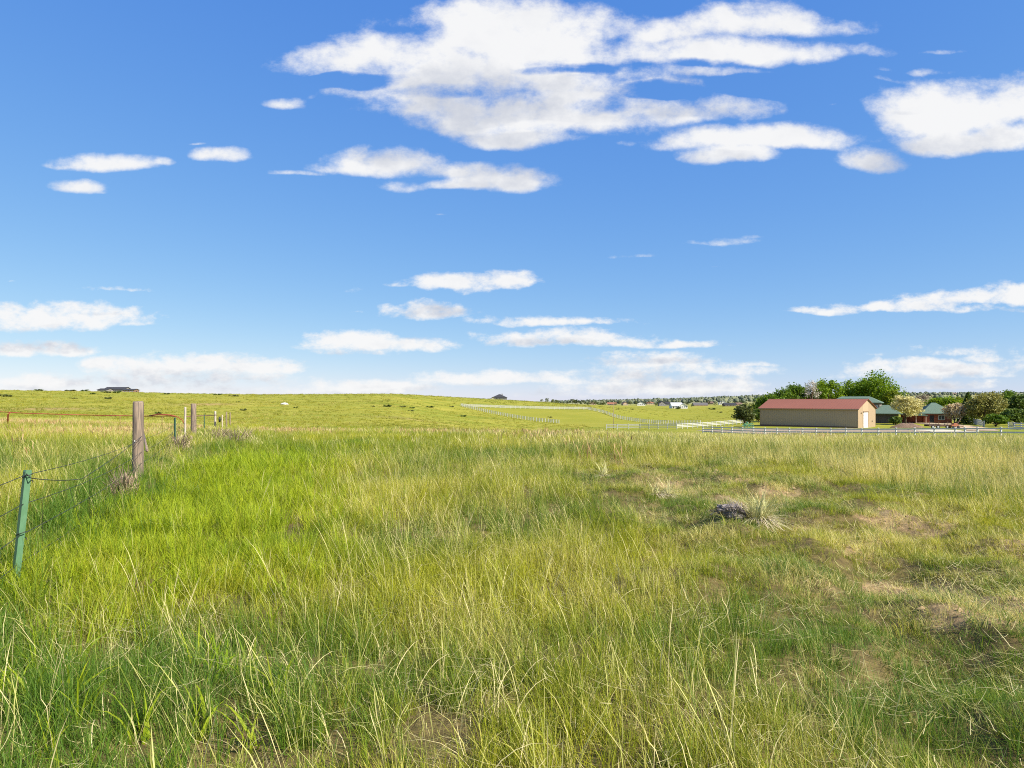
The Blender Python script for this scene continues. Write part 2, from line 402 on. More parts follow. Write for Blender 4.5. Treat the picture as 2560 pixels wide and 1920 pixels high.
# ground
m = bpy.data.materials.new('meadow_soil'); m.use_nodes = True; t = NT(m.node_tree); b = m.node_tree.nodes['Principled BSDF']
b.inputs['Roughness'].default_value = .95; b.inputs['Specular IOR Level'].default_value = .1
pos = t.n('ShaderNodeNewGeometry').outputs['Position']
nA = t.noise(pos, .012, 5, .6); nB = t.noise(t.v('MULTIPLY', pos, (.5, 1, 1)), .09, 6, .65); nC = t.noise(pos, .9, 5, .7); nD = t.noise(pos, 9, 4, .7)
pas = t.mix(t.ss(nA, .35, .65), (.200, .220, .020), (.280, .262, .030))
pas = t.mix(t.ss(nB, .45, .72), pas, (.345, .305, .044))
pas = t.mix(t.ss(nB, .50, .22), pas, (.145, .185, .016))
pas = t.mix(t.m('MULTIPLY', t.ss(nC, .45, .75), .5), pas, (.34, .31, .08))
ruddy = t.attr('ruddy').outputs['Fac']; pas = t.mix(ruddy, pas, (.34, .22, .10))
farm = t.attr('mown').outputs['Fac']; pas = t.mix(t.m('MULTIPLY', farm, .6), pas, (.245, .240, .026))
soil = t.mix(t.ss(nD, .3, .7), (.09, .068, .028), (.17, .13, .05))
dirt = t.mix(t.ss(nD, .3, .7), (.36, .255, .13), (.17, .115, .062))
ng = t.mix(t.ss(t.m('ADD', t.attr('bare').outputs['Fac'], t.m('MULTIPLY', t.m('SUBTRACT', nD, .5), .6)), .25, .6), soil, dirt)
rr = t.attr('far').outputs['Fac']
c = t.mix(rr, ng, pas)
fr = t.attr('ridge').outputs['Fac']; nE = t.noise(pos, .006, 6, .65)
c = t.mix(fr, c, t.mix(t.ss(nE, .35, .65), (.20, .22, .10), (.30, .29, .15)))
t.put(b.inputs['Base Color'], c)
bp = t.n('ShaderNodeBump'); bp.inputs['Strength'].default_value = .6; bp.inputs['Distance'].default_value = .12
t.put(bp.inputs['Height'], t.m('ADD', t.m('MULTIPLY', nC, 1.0), t.m('MULTIPLY', nD, .3))); t.put(b.inputs['Normal'], bp.outputs[0])
M_SOIL = m

# ------------------------------------------------------------------ the ground sheet
ang = np.unique(np.round(np.concatenate([np.arange(-180, -52, 4), np.arange(-52, 52.01, .4), np.arange(52, 180.1, 4)]), 3))
rad = np.concatenate([[.3], np.exp(np.linspace(math.log(1.0), math.log(9400), 330))])
A, Q = np.meshgrid(np.radians(ang), rad, indexing='ij')
X, Y = Q * np.sin(A), Q * np.cos(A); Z = ground(X.ravel(), Y.ravel()).reshape(X.shape)
na, nr = X.shape
ii = np.arange(na - 1)[:, None] * nr + np.arange(nr - 1)[None]
quads = np.stack([ii, ii + nr, ii + nr + 1, ii + 1], -1).reshape(-1, 4)
xf, yf = X.ravel(), Y.ravel(); zz = zones(xf, yf); rf = np.hypot(xf, yf); pxf = PX0 + F * xf / np.maximum(yf, 1)
def blotch(px, py, w_, h_):
    p = hit(px, py, 60); return np.exp(-((xf - p.x) / w_) ** 2 - ((yf - p.y) / h_) ** 2)
ruddy = np.clip(.8 * blotch(515, 1011, 9, 14) + .8 * blotch(115, 1022, 9, 12) + .4 * blotch(1010, 1046, 10, 10), 0, 1)
PADD = [(-25.0, 334), (38.0, 340), (56.0, 203), (40.5, 168), (13.3, 250)]
def inpoly(x, y, poly):
    r = np.zeros(x.shape, bool); n = len(poly)
    for i in range(n):
        (x0, y0), (x1, y1) = poly[i], poly[(i + 1) % n]
        r ^= ((y0 > y) != (y1 > y)) & (x < (x1 - x0) * (y - y0) / (y1 - y0 + 1e-9) + x0)
    return r
mown = inpoly(xf, yf, PADD) | ((xf > 38) & (yf > 200) & (yf < 640) & (pxf > 1500) & (pxf < 1950))
terr = mesh_np('ground', np.stack([xf, yf, Z.ravel()], 1), quads, M_SOIL, True, dict(
    bare=zz['bare'] * (rf < 30), far=np.clip((rf - 34) / 22, 0, 1), ridge=np.clip((rf - 750) / 500, 0, 1), ruddy=ruddy, mown=mown.astype(float)))
link('ground', terr)['kind'] = 'structure'

# gravel drive and yard in front of and beside the barn
M_GRAVEL = mat('gravel', (.30, .235, .17), .95, .1, .25, 1.2)
M_PALE = mat('pale_gravel', (.55, .47, .36), .95, .1, .2, 1.2)
def strip(name, pts, wid, mt, lift):
    v, f = [], []; P = [Vector((p[0], p[1], 0)) for p in pts]; L = []
    for a, b in zip(P, P[1:]):
        k = max(2, int((b - a).length / 2)); L += [a.lerp(b, i / k) for i in range(k)]
    L.append(P[-1]); n = 5
    for i, p in enumerate(L):
        tn = (L[min(i + 1, len(L) - 1)] - L[max(i - 1, 0)]).normalized(); s = Vector((tn.y, -tn.x, 0))
        ww = wid * (1 + .12 * math.sin(i * 1.7))
        for j in range(n):
            q = p + s * ww * (j / (n - 1) - .5); v.append((q.x, q.y, gz_(q.x, q.y) + lift))
    f = [(i * n + j, i * n + j + 1, (i + 1) * n + j + 1, (i + 1) * n + j) for i in range(len(L) - 1) for j in range(n - 1)]
    o = link(name, mesh_np(name, np.array(v), np.array(f), mt, True)); o['kind'] = 'structure'; return o
strip('gravel_road', [(40, 131), (54, 133), (66, 134), (76, 134), (83, 131)], 24, M_GRAVEL, .06)
strip('driveway', [(80, 122), (82, 134), (83, 143.5)], 7, M_PALE, .10)
strip('dirt_path', [(88, 128), (96, 140), (104, 160), (112, 190)], 5, mat('tan_dirt', (.48, .36, .23), .95, .1, .2, 1), .08)

# ------------------------------------------------------------------ wire fence on the left: timber posts, steel posts, strands
M_WOOD = mat('weathered_wood', (.30, .225, .165), .85, .15, stretch=(9, 9, .7), scale=4, col2=(.12, .095, .08), bump=.6, detail=8)
M_WOODP = mat('pale_weathered_wood', (.52, .45, .36), .85, .15, stretch=(8, 8, .7), scale=4, col2=(.30, .25, .20), bump=.5)
M_GREEN = mat('green_enamel', (.085, .185, .095), .45, .4, stretch=(3, 3, 1.5), scale=6, col2=(.11, .225, .125))
M_GREEND = mat('dark_green_enamel', (.03, .085, .055), .5, .4, .2, 5)
M_WIRE = mat('dull_wire', (.05, .048, .045), .5, .4, metal=.6)
M_RED = mat('rusty_red_paint', (.27, .055, .032), .6, .3, .25, 2)
M_RUST = mat('rusty_brown_pipe', (.20, .11, .06), .7, .3, .25, 2)
M_BLACK = mat('black_plastic', (.02, .02, .022), .5, .4)
M_STEELW = mat('white_enamel', (.75, .74, .70), .5, .4)

fence = empty('wire_fence', (fence_x(13.6), 13.6, 0)); fence.location.z = gz_(fence.location.x, 13.6)
tag(fence, 'old wire fence with weathered timber and green steel posts running back through the left meadow', 'fence')
FI = fence.location.copy()
def post_round(h, r, seed, lean=(0, 0)):
    q = random.Random(seed); n = 14; vs, fs = [], []; zs = [-.5, .1, .35, .7, 1.0, 1.3, h - .02, h]
    ph = [1 + q.uniform(-.10, .07) for _ in range(n)]
    for k, z in enumerate(zs):
        s = (1 - .06 * max(z, 0) / h) * (.9 if k == len(zs) - 1 else 1)
        for i in range(n):
            a = 2 * math.pi * i / n; rr_ = r * s * ph[i] * (1 + q.uniform(-.012, .012))
            vs.append((rr_ * math.cos(a) + lean[0] * z, rr_ * math.sin(a) + lean[1] * z, z + (q.uniform(-.015, .02) if k == len(zs) - 1 else 0)))
    for k in range(len(zs) - 1):
        fs += [(k * n + i, k * n + (i + 1) % n, (k + 1) * n + (i + 1) % n, (k + 1) * n + i) for i in range(n)]
    c = len(vs); vs.append((lean[0] * h, lean[1] * h, h + .012)); fs += [((len(zs) - 1) * n + i, (len(zs) - 1) * n + (i + 1) % n, c) for i in range(n)]
    return MB().add(vs, fs)

def w2l(p): return Vector(p) - FI
def put_wood(x, y, h, r, seed, mt, label=None, lean=(0, 0)):
    o = post_round(h, r, seed, lean).build('wooden_post', mt, fence, True, loc=w2l((x, y, gz_(x, y))))
    if label: o['label'] = label
    return o
WP = []
p1 = put_wood(fence_x(13.6), 13.6, 1.63, .106, 1, M_WOOD, 'thick weathered timber post, tallest of the fence', (.004, 0))
WP.append((fence_x(13.6), 13.6, .93))
st = MB(); st.add([(.02 + .012 * math.cos(a), -.112, .86 + .012 * math.sin(a)) for a in np.linspace(0, 5.5, 7)] + [(.02 + .019 * math.cos(a), -.118, .86 + .019 * math.sin(a)) for a in np.linspace(0, 5.5, 7)],
       [(i, i + 1, i + 8, i + 7) for i in range(6)])
st.build('staple', M_STEELW, p1)
put_wood(fence_x(33), 33, 1.65, .125, 2, M_WOOD, 'second timber post along the fence')
put_wood(at(462, 27).x, 27, 1.45, .045, 3, M_WOODP, 'slim pale split post', (.01, 0))
put_wood(at(538, 62).x, 62, 1.75, .10, 4, M_WOODP, 'grey timber post beside the black insulator')
put_wood(at(548.5, 62).x, 62.6, 1.45, .06, 9, M_WOODP)
ins = MB().tube([(at(549, 61.6).x - FI.x, 61.6 - FI.y, z - FI.z) for z in (-.35, -.1, .15)], [.08, .11, .06], 10).build('insulator', M_BLACK, fence, True)
put_wood(at(566, 80).x, 80, 1.95, .085, 5, M_WOOD); put_wood(at(575, 95).x, 95, 1.9, .08, 6, M_WOOD)

def tpost(x, y, h, mt, lean=(0, 0), fl=.05):
    g = gz_(x, y); v, f = [], []
    prof = [(-fl/2, 0), (fl/2, 0), (fl/2, .006), (-fl/2 + .006, .006), (-fl/2 + .006, .045), (-fl/2, .045)]
    pr = MB(); zs = [-.4, h - .015, h]
    for k, z in enumerate(zs):
        s = .8 if k == 2 else 1
        pr.v += [(a * s + lean[0] * z, bb + lean[1] * z, z) for a, bb in prof]
    n = len(prof)
    for k in range(2): pr.f += [(k * n + i, k * n + (i + 1) % n, (k + 1) * n + (i + 1) % n, (k + 1) * n + i) for i in range(n)]
    pr.f += [tuple(range(2 * n, 3 * n))]
    return pr.build('steel_post', mt, fence, loc=w2l((x, y, g)), rot=(0, 0, R(60)))
tx, ty = at(40, 6.07).x, 6.07
tp = tpost(tx, ty, 1.04, M_GREEN, (.055, -.095), .050); tp['label'] = 'bright green steel post leaning right, nearest the camera'
for px, y, h in ((438, 22.6, 1.08), (511, 45.7, 1.25)):
    tpost(at(px, y).x, y, h, M_GREEND, (0, 0), .04)
tpost(fence_x(1.2), 1.2, 1.05, M_GREEN, (.0, .0), .06)
# strands: fixed to the posts, sagging between them
def strand(pts, r, twist=False, label=None):
    L = []
    for (a, b, sag) in pts:
        a, b = Vector(a), Vector(b); n = 10
        for i in range(n + 1):
            u = i / n; p = a.lerp(b, u); p.z -= sag * 4 * u * (1 - u); L.append(p - FI)
    o = MB().tube(L, r, 5).build('wire', M_WIRE, fence, True)
    if label: o['label'] = label
def pt(x, y, h): return Vector((x, y, gz_(x, y) + h))
def tpp(h): return Vector((tx + .11 * h, ty - .03, gz_(tx, ty) + h))
n0 = lambda h: pt(fence_x(1.2), 1.2, h)
n1 = lambda h: pt(fence_x(13.6) + .11, 13.55, h)
n15 = lambda h: pt(at(438, 22.6).x, 22.5, h)
n2 = lambda h: pt(fence_x(33) + .1, 33, h)
n3 = lambda h: pt(at(511, 45.7).x, 45.7, h)
n4 = lambda h: pt(at(538, 62).x, 62, h)
for k, (h, hs_) in enumerate(((1.0, .86), (.74, .62), (.46, .40), (.2, .18))):
    strand([(n0(h), tpp(h), .03), (tpp(h), n1(hs_), .05 + .03 * (k % 2)), (n1(hs_), n15(hs_), .05), (n15(hs_), n2(hs_), .05), (n2(hs_), n3(hs_), .05), (n3(hs_), n4(hs_), .05)], .0034)
strand([(tpp(1.01), tpp(.97) + Vector((.05, 0, 0)), 0), (tpp(.97) + Vector((.05, 0, 0)), pt(fence_x(8.6), 8.6, .74), .02), (pt(fence_x(8.6), 8.6, .74), n1(.93), .03)], .0045)
for k in range(7):   # woven stays between the strands
    u = (k + .5) / 7; a = tpp(.9).lerp(n1(.8), u); g = gz_(a.x, a.y)
    d = .10 if k % 2 else -.06
    strand([(Vector((a.x, a.y, g + .76 - .05 * u)), Vector((a.x + d, a.y + .1, g + .2)), 0)], .002)
for z in (.93, .42):  # ties round the near post
    c = tpp(z); MB().tube([c + Vector((.045 * math.cos(a), .03 * math.sin(a) + .03, .012 * a)) - FI for a in np.linspace(0, 6.2, 9)], .004, 5).build('wire_tie', M_WIRE, fence, True)
# half fallen brace between posts
MB().tube([w2l(pt(fence_x(14.2) - .1, 14.6, .55)), w2l(pt(fence_x(24) + .1, 21.5, .62))], [.03, .022], 7).build('brace_pole', M_WOOD, fence, True)

# red pipe rail further left
pip = empty('pipe_rail', (0, 0, 0)); pp = at(200, 42); pip.location = pp
tag(pip, 'long low red painted pipe rail crossing the left meadow behind the timber posts', 'pipe rail')
def pz(px, d, py): return Vector(((px - PX0) / F * d, d, CAMH - (py - PY0) / F * d)) - pp
MB().tube([pz(-420, 40, 1020), pz(0, 40, 1029.5), pz(26, 40, 1031), pz(60, 40, 1033), pz(170, 41, 1036.5), pz(260, 42, 1038.5), pz(370, 41, 1040.5), pz(420, 40, 1040), pz(442, 40, 1041.5), pz(455, 40, 1049), pz(462, 40, 1062)],
            .024, 8).build('rail', M_RED, pip, True)
MB().tube([pz(26, 40.0, 1031), pz(20, 40, 1036), pz(19, 40, 1060)], .04, 8).build('leg', M_RED, pip, True)
MB().tube([pz(372, 40.2, 1040), pz(396, 40, 1035.5), pz(425, 40, 1037.5), pz(440, 40, 1041)], .034, 8).build('end_hoop', M_RED, pip, True)
MB().tube([pz(466, 44, 1041.5), pz(500, 47, 1039.5), pz(541, 60, 1037.5)], .036, 8).build('back_rail', M_RUST, pip, True)
for px in (150, 300, 405): MB().tube([pz(px, 41.4, 1039.5), pz(px, 41.4, 1066)], .02, 7).build('leg', M_RUST, pip, True)

# ------------------------------------------------------------------ white rail fences
M_WHITE = mat('white_vinyl', (.52, .52, .50), .55, .3, .10, 1.5)
pmesh = MB().box((-.07, -.07, -.3), (.07, .07, 1.32)).add(
    [(-.10, -.10, 1.32), (.10, -.10, 1.32), (.10, .10, 1.32), (-.10, .10, 1.32), (-.10, -.10, 1.345), (.10, -.10, 1.345), (.10, .10, 1.345), (-.10, .10, 1.345), (0, 0, 1.385)],
    [(0,3,2,1),(0,1,5,4),(1,2,6,5),(2,3,7,6),(3,0,4,7),(4,5,8),(5,6,8),(6,7,8),(7,4,8)]).mesh('post', M_WHITE)
def rail_fence(pts, label, spacing=2.44, rails=(1.20, .80, .40), rh=.16, closed=False, given=None):
    P = []
    if given: P = [Vector((a, b_, 0)) for a, b_ in given]
    else:
        for a, b_ in zip(pts, pts[1:]):
            a, b_ = Vector((a[0], a[1], 0)), Vector((b_[0], b_[1], 0)); n = max(1, round((b_ - a).length / spacing))
            P += [a.lerp(b_, i / n) for i in range(n)]
        P.append(Vector((pts[-1][0], pts[-1][1], 0)))
    for p in P: p.z = gz_(p.x, p.y)
    root = empty('rail_fence', P[0]); tag(root, label, 'fence', 'white rail fences')
    for i, p in enumerate(P):
        q = P[min(i + 1, len(P) - 1)]; a = math.atan2(q.y - p.y, q.x - p.x) if i < len(P) - 1 else a
        link('post', pmesh, root, p - P[0], (0, 0, a))
        if i < len(P) - 1:
            d = q - p; L = Vector((d.x, d.y, 0)).length
            me = RAILM.get((round(L, 1), round(rh, 2)))
            for z in rails:
                if me is None:
                    me = RAILM[(round(L, 1), round(rh, 2))] = MB().box((0, -.02, -rh / 2), (1, .02, rh / 2)).mesh('rail', M_WHITE)
                o = link('rail', me, root, p - P[0] + Vector((0, 0, z)), (0, -math.atan2(d.z, L), a), (d.length, 1, 1))
    return root
RAILM = {}
fx = lambda i: 37.28 + .9327 * i
fyy = lambda i: 105.4 - 2.2547 * i
rail_fence(None, 'white rail fence along the gravel road in front of the tan barn', given=[(fx(i), fyy(i)) for i in range(-5, 14)] + [(fx(13.45), fyy(13.45))] + [(fx(i), fyy(i)) for i in range(14, 22)])
rail_fence([PADD[0], PADD[1]], 'white rail fence along the top of the paddock, nearly level', rh=.145, rails=(1.22, .92, .62, .32))
rail_fence([PADD[0], PADD[4], (16.5, 240)], 'white rail fence down the left side of the paddock', rh=.12)
rail_fence([PADD[1], PADD[2]], 'white rail fence down the right side of the paddock to the valley', rh=.12)
rail_fence([at(1516, 172).to_tuple(), at(1600, 170).to_tuple(), at(1692, 164).to_tuple(), at(1780, 177).to_tuple(), at(1870, 192).to_tuple()], 'white rail fence with a bright bend beside the dark pine', rails=(1.2, .85, .5), rh=.13)
rail_fence([at(2372, 205).to_tuple(), at(2420, 190).to_tuple(), at(2461, 150).to_tuple()], 'short white rail fence behind the trailer', rh=.17)
rail_fence([at(2521, 140).to_tuple(), at(2570, 132).to_tuple(), at(2680, 120).to_tuple()], 'white rail fence past the big juniper, at the right edge', rh=.2)

# ------------------------------------------------------------------ the tan barn
M_TAN = mat('tan_steel_siding', (.40, .30, .195), .6, .25)
M_REDROOF = mat('red_steel_roof', (.25, .102, .074), .75, .1, .06, .05)
M_TRIM = mat('tan_trim', (.36, .26, .16), .5, .3)
M_RTRIM = mat('red_trim', (.30, .085, .06), .5, .3)
M_BROWNB = mat('brown_base_panel', (.16, .085, .06), .6, .3)
M_DOORW = mat('white_door', (.82, .83, .83), .45, .4)
M_DARK = mat('dark_opening', (.03, .03, .035), .4, .4)
M_CONC = mat('concrete', (.42, .40, .37), .9, .1, .15, 2)
C = Vector((76.0, 150.0, 0)); C.z = gz_(82, 152) - .05
gd = Vector((.7, .714, 0)); fd = Vector((-.714, .7, 0))
BL, BW, BH, BR = 22.2, 12.0, 4.3, 2.1
barn = empty('barn', C, math.atan2(-fd.y, -fd.x))     # local x: along the eave from far left to the lit gable, local -x is the far end
tag(barn, 'long tan steel barn with a red roof and white roller door', 'barn')
# local frame: x from -BL (far end) to 0 (lit gable), y from 0 (long shaded side) to BW
wl = MB().prism([(0, -.6), (BW, -.6), (BW, BH), (BW / 2, BH + BR), (0, BH)], 0, 1)
wl.v = [(-BL + yy * BL, xx, z) for (xx, yy, z) in wl.v]
wl.build('wall', M_TAN, barn)
ribm = MB().prism([(-.055, .012), (-.03, -.032), (.03, -.032), (.055, .012)], 0, 1); ribm.v = [(x, z, y) for x, y, z in ribm.v]
ribl = MB(); k = -BL + .3
while k < -.25:
    ribl.add([(x + k, z, -.3 + y * (BH + .28)) for x, z, y in ribm.v], ribm.f); k += .46
o = ribl.build('wall_rib', M_TAN, barn); o['kind'] = 'stuff'
ribg = MB(); k = .35
while k < BW - .2:
    if not (3.2 < k < 7.0):
        ht = BH + BR * (1 - abs(k - BW / 2) / (BW / 2)) - .12
        ribg.add([(-z, x + k, -.3 + y * (ht + .3)) for x, z, y in ribm.v], ribm.f)
    k += .46
o = ribg.build('gable_rib', M_TAN, barn); o['kind'] = 'stuff'
sl = math.hypot(BW / 2, BR); ra = math.atan2(BR, BW / 2)
for s in (0, 1):
    r_ = MB().box((-BL - .35, -.42, .03), (.35, sl, .09))
    kk_ = -BL
    while kk_ < .3:
        r_.box((kk_, -.42, .092), (kk_ + .06, sl - .02, .12)); kk_ += .6
    ro = r_.build('roof', M_REDROOF, barn, loc=(0, 0, BH), rot=(ra, 0, 0))
    if s:
        ro.location = (-BL, BW, BH); ro.rotation_euler = (ra, 0, math.pi)
MB().box((-BL - .36, BW / 2 - .2, BH + BR + .06), (.36, BW / 2 + .2, BH + BR + .13)).build('ridge_cap', M_RTRIM, barn)
MB().box((-BL - .35, -.40, BH - .26), (.35, -.30, BH - .10)).build('gutter', M_TRIM, barn)
for yy in (-.045, BW - .06): MB().box((-.07, yy, -.4), (.045, yy + .10, BH - .02)).build('corner_trim', M_TRIM, barn)
MB().box((-BL - .04, -.045, -.4), (-BL + .08, .05, BH - .02)).build('corner_trim', M_TRIM, barn)
MB().box((-BL + .1, -.05, -.5), (-.1, -.036, .32)).build('base_panel', M_BROWNB, barn)
for s in (0, 1):
    g = MB().box((.02, -.42, -.12), (.05, sl, .05)).build('gable_trim', M_TRIM, barn, loc=(.02, 0, BH), rot=(ra, 0, 0))
    if s: g.location = (.07, BW, BH); g.rotation_euler = (ra, 0, math.pi); g.data = MB().box((-.0, -.42, -.12), (.03, sl, .05)).mesh('gable_trim', M_TRIM)
dr = MB()
for kz in range(6): dr.box((.02, 3.5, -.35 + kz * .63), (.055, 6.6, -.35 + kz * .63 + .60))
dr.build('roller_door', M_DOORW, barn)
fr_ = MB().box((.015, 3.3, -.4), (.085, 3.5, 3.65)).box((.015, 6.6, -.4), (.085, 6.8, 3.65)).box((.015, 3.3, 3.45), (.14, 6.8, 3.68)); fr_.build('door_frame', mat('brown_frame', (.20, .13, .08), .5, .3), barn)
MB().box((.05, 1.9, 3.25), (.22, 2.5, 3.45)).build('wall_lamp', M_TRIM, barn)
MB().box((.045, 9.4, 1.2), (.10, 9.65, 1.5)).build('meter_box', M_DARK, barn)
MB().box((0, 2.8, -.5), (3.0, 7.3, .03)).build('door_apron', M_CONC, barn)

# ------------------------------------------------------------------ houses
M_GLASS = mat('window_glass', (.05, .06, .075), .08, .6)
M_FRAME = mat('window_frame_white', (.75, .74, .72), .5, .3)
def house(loc, rz, w_, dp, h, rh, wallm, roofm, label, hip=False, over=.5, wins=(), doors=(), chim=None, name='house', group=None, ridge_inset=None, gable_front=False):
    """w_ along local x, depth along local y (front is -y); base centre at loc"""
    root = empty(name, loc, rz); tag(root, label, 'house', group)
    x0, x1, y0, y1 = -w_ / 2, w_ / 2, -dp / 2, dp / 2
    wb = MB()
    if hip: wb.box((x0, y0, -1.2), (x1, y1, h))
    elif gable_front:
        wb.prism([(x0, -1.2), (x1, -1.2), (x1, h), (0, h + rh * .97), (x0, h)], y0, y1)
    else:
        wb.prism([(y0, -1.2), (y1, -1.2), (y1, h), (0, h + rh * .97), (y0, h)], x0, x1); wb.v = [(b_, a, c_) for a, b_, c_ in wb.v]
    wb.build('wall', wallm, root)
    X0, X1, Y0_, Y1_ = x0 - over, x1 + over, y0 - over, y1 + over; th = .18
    rb = MB(); e = h - .12
    if hip:
        i_ = ridge_inset if ridge_inset is not None else min(w_, dp) / 2 + over
        r0, r1 = (X0 + i_, X1 - i_); 
        if r0 > r1: r0 = r1 = 0
        v = [(X0, Y0_, e), (X1, Y0_, e), (X1, Y1_, e), (X0, Y1_, e), (X0, Y0_, e + th), (X1, Y0_, e + th), (X1, Y1_, e + th), (X0, Y1_, e + th), (r0, 0, h + rh), (r1, 0, h + rh)]
        rb.add(v, [(0,3,2,1),(0,1,5,4),(1,2,6,5),(2,3,7,6),(3,0,4,7),(4,5,9,8),(5,6,9),(6,7,8,9),(7,4,8)])
    elif gable_front:
        sl_ = rh / (w_ / 2)
        for sg in (-1, 1):
            rb.prism([(0, h + rh), (sg * (w_ / 2 + over), h - over * sl_), (sg * (w_ / 2 + over), h - over * sl_ + th), (0, h + rh + th)], Y0_, Y1_)
    else:
        sl_ = rh / (dp / 2); q = MB()
        for sg in (-1, 1):
            q.prism([(0, h + rh), (sg * (dp / 2 + over), h - over * sl_), (sg * (dp / 2 + over), h - over * sl_ + th), (0, h + rh + th)], X0, X1)
        rb.add([(b_, a, c_) for a, b_, c_ in q.v], q.f)
    rf_ = rb.build('roof', roofm, root)
    if chim:
        cx, cy_, cw, ch = chim
        MB().box((cx - cw / 2, cy_ - cw / 2, h), (cx + cw / 2, cy_ + cw / 2, ch)).box((cx - cw / 2 - .08, cy_ - cw / 2 - .08, ch + .003), (cx + cw / 2 + .08, cy_ + cw / 2 + .08, ch + .15)).build('chimney', wallm, rf_)
    for (side, a, z, ww, hh) in wins:
        fb = MB(); gb = MB(); t_ = .09
        fb.box((-ww/2, -.06, 0), (ww/2, .02, t_)).box((-ww/2, -.06, hh - t_), (ww/2, .02, hh)).box((-ww/2, -.06, t_), (-ww/2 + t_, .02, hh - t_)).box((ww/2 - t_, -.06, t_), (ww/2, .02, hh - t_)).box((-.03, -.055, t_), (.03, .02, hh - t_))
        gb.box((-ww/2 + t_, -.03, t_), (ww/2 - t_, .01, hh - t_))
        lo, rr2 = {'f': ((a, y0, z), 0), 'r': ((x1, a, z), math.pi / 2), 'l': ((x0, a, z), -math.pi / 2), 'b': ((a, y1, z), math.pi)}[side]
        wo_ = fb.build('window', M_FRAME, root, loc=lo, rot=(0, 0, rr2)); gb.build('pane', M_GLASS, wo_)
    for (side, a, ww, hh, dm) in doors:
        lo, rr2 = {'f': ((a, y0, 0), 0), 'r': ((x1, a, 0), math.pi / 2), 'l': ((x0, a, 0), -math.pi / 2)}[side]
        d_ = MB().box((-ww/2, -.05, -.1), (ww/2, .02, hh)).build('door', dm, root, loc=lo, rot=(0, 0, rr2))
        MB().box((ww/2 - .22, -.11, 1.0), (ww/2 - .12, -.052, 1.1)).build('handle', M_DARK, d_)
    return root

M_GRN = mat('green_shingles', (.115, .165, .125), .85, .15, .25, 6)
M_GREYW = mat('grey_brown_siding', (.19, .155, .13), .8, .2, .15, 3)
M_DKW = mat('dark_board_siding', (.085, .075, .07), .8, .2, .2, 3)
M_BRICK = mat('red_brick', (.30, .10, .065), .85, .15, .25, 5)
h0 = at(2139, 192); h0.z = gz_(h0.x, h0.y)
fh = house(h0, R(-32), 12.5, 9.5, 5.6, 1.75, M_GREYW, M_GRN, 'two storey farmhouse with a green roof rising behind the tan barn', hip=True, ridge_inset=3.2, name='farmhouse',
      wins=(('f', -3.5, 3.4, 1.5, 1.4), ('f', 3.8, 3.4, 1.3, 1.4), ('f', 5.6, 3.3, .5, 1.6), ('f', 4, .9, 1.6, 1.4), ('r', 0, 3.4, 1.4, 1.4)))
wx = at(2214, 185)
wing = house(wx, R(-28), 6.0, 6.5, 2.6, 2.3, M_DKW, M_GRN, 'low green roofed wing with dark board walls beside the farmhouse', hip=True, over=.7, ridge_inset=2.9, name='farmhouse_wing', wins=(), doors=(('f', 1.3, 1.0, 2.05, M_DARK),))
for k in range(9): MB().box((-2.9 + k * .42, -3.29, -.3), (-2.9 + k * .42 + .36, -3.265, 1.9 + .06 * (k % 2))).build('plank', M_DKW, wing)
rp = at(2334, 186)
rh_ = house(rp, R(-18), 6.6, 8, 2.55, 2.9, M_BRICK, M_GRN, 'red brick building with a green hip roof left of the white blossom bushes', hip=True, over=.8, ridge_inset=3.6, name='brick_outbuilding',
      wins=(('f', .9, .9, 1.5, 1.2),), doors=(('f', -1.4, 1.0, 2.05, M_DARK),))
pc = at(2283, 183)
porch = empty('porch', pc, R(-18)); tag(porch, 'open porch with a low green roof and pale posts beside the brick building', 'porch')
q = MB().prism([(-2.6, 2.35), (-2.6, 2.2), (2.9, 1.95), (2.9, 2.1), (.2, 3.2)], -2.7, 2.3).build('roof', M_GRN, porch)
for k in (-2.2, .2, 2.5): MB().box((k - .1, -2.4, -.5), (k + .1, -2.2, 2.2 - max(0, k) * .07)).build('post', mat('tan_post', (.42, .30, .22), .7, .2), porch)
MB().box((-2.5, 2.0, -.5), (2.7, 2.2, 2.15)).build('wall', M_BRICK, porch)
MB().box((-2.6, -2.6, -.6), (2.8, 2.4, .05)).build('floor', M_CONC, porch)

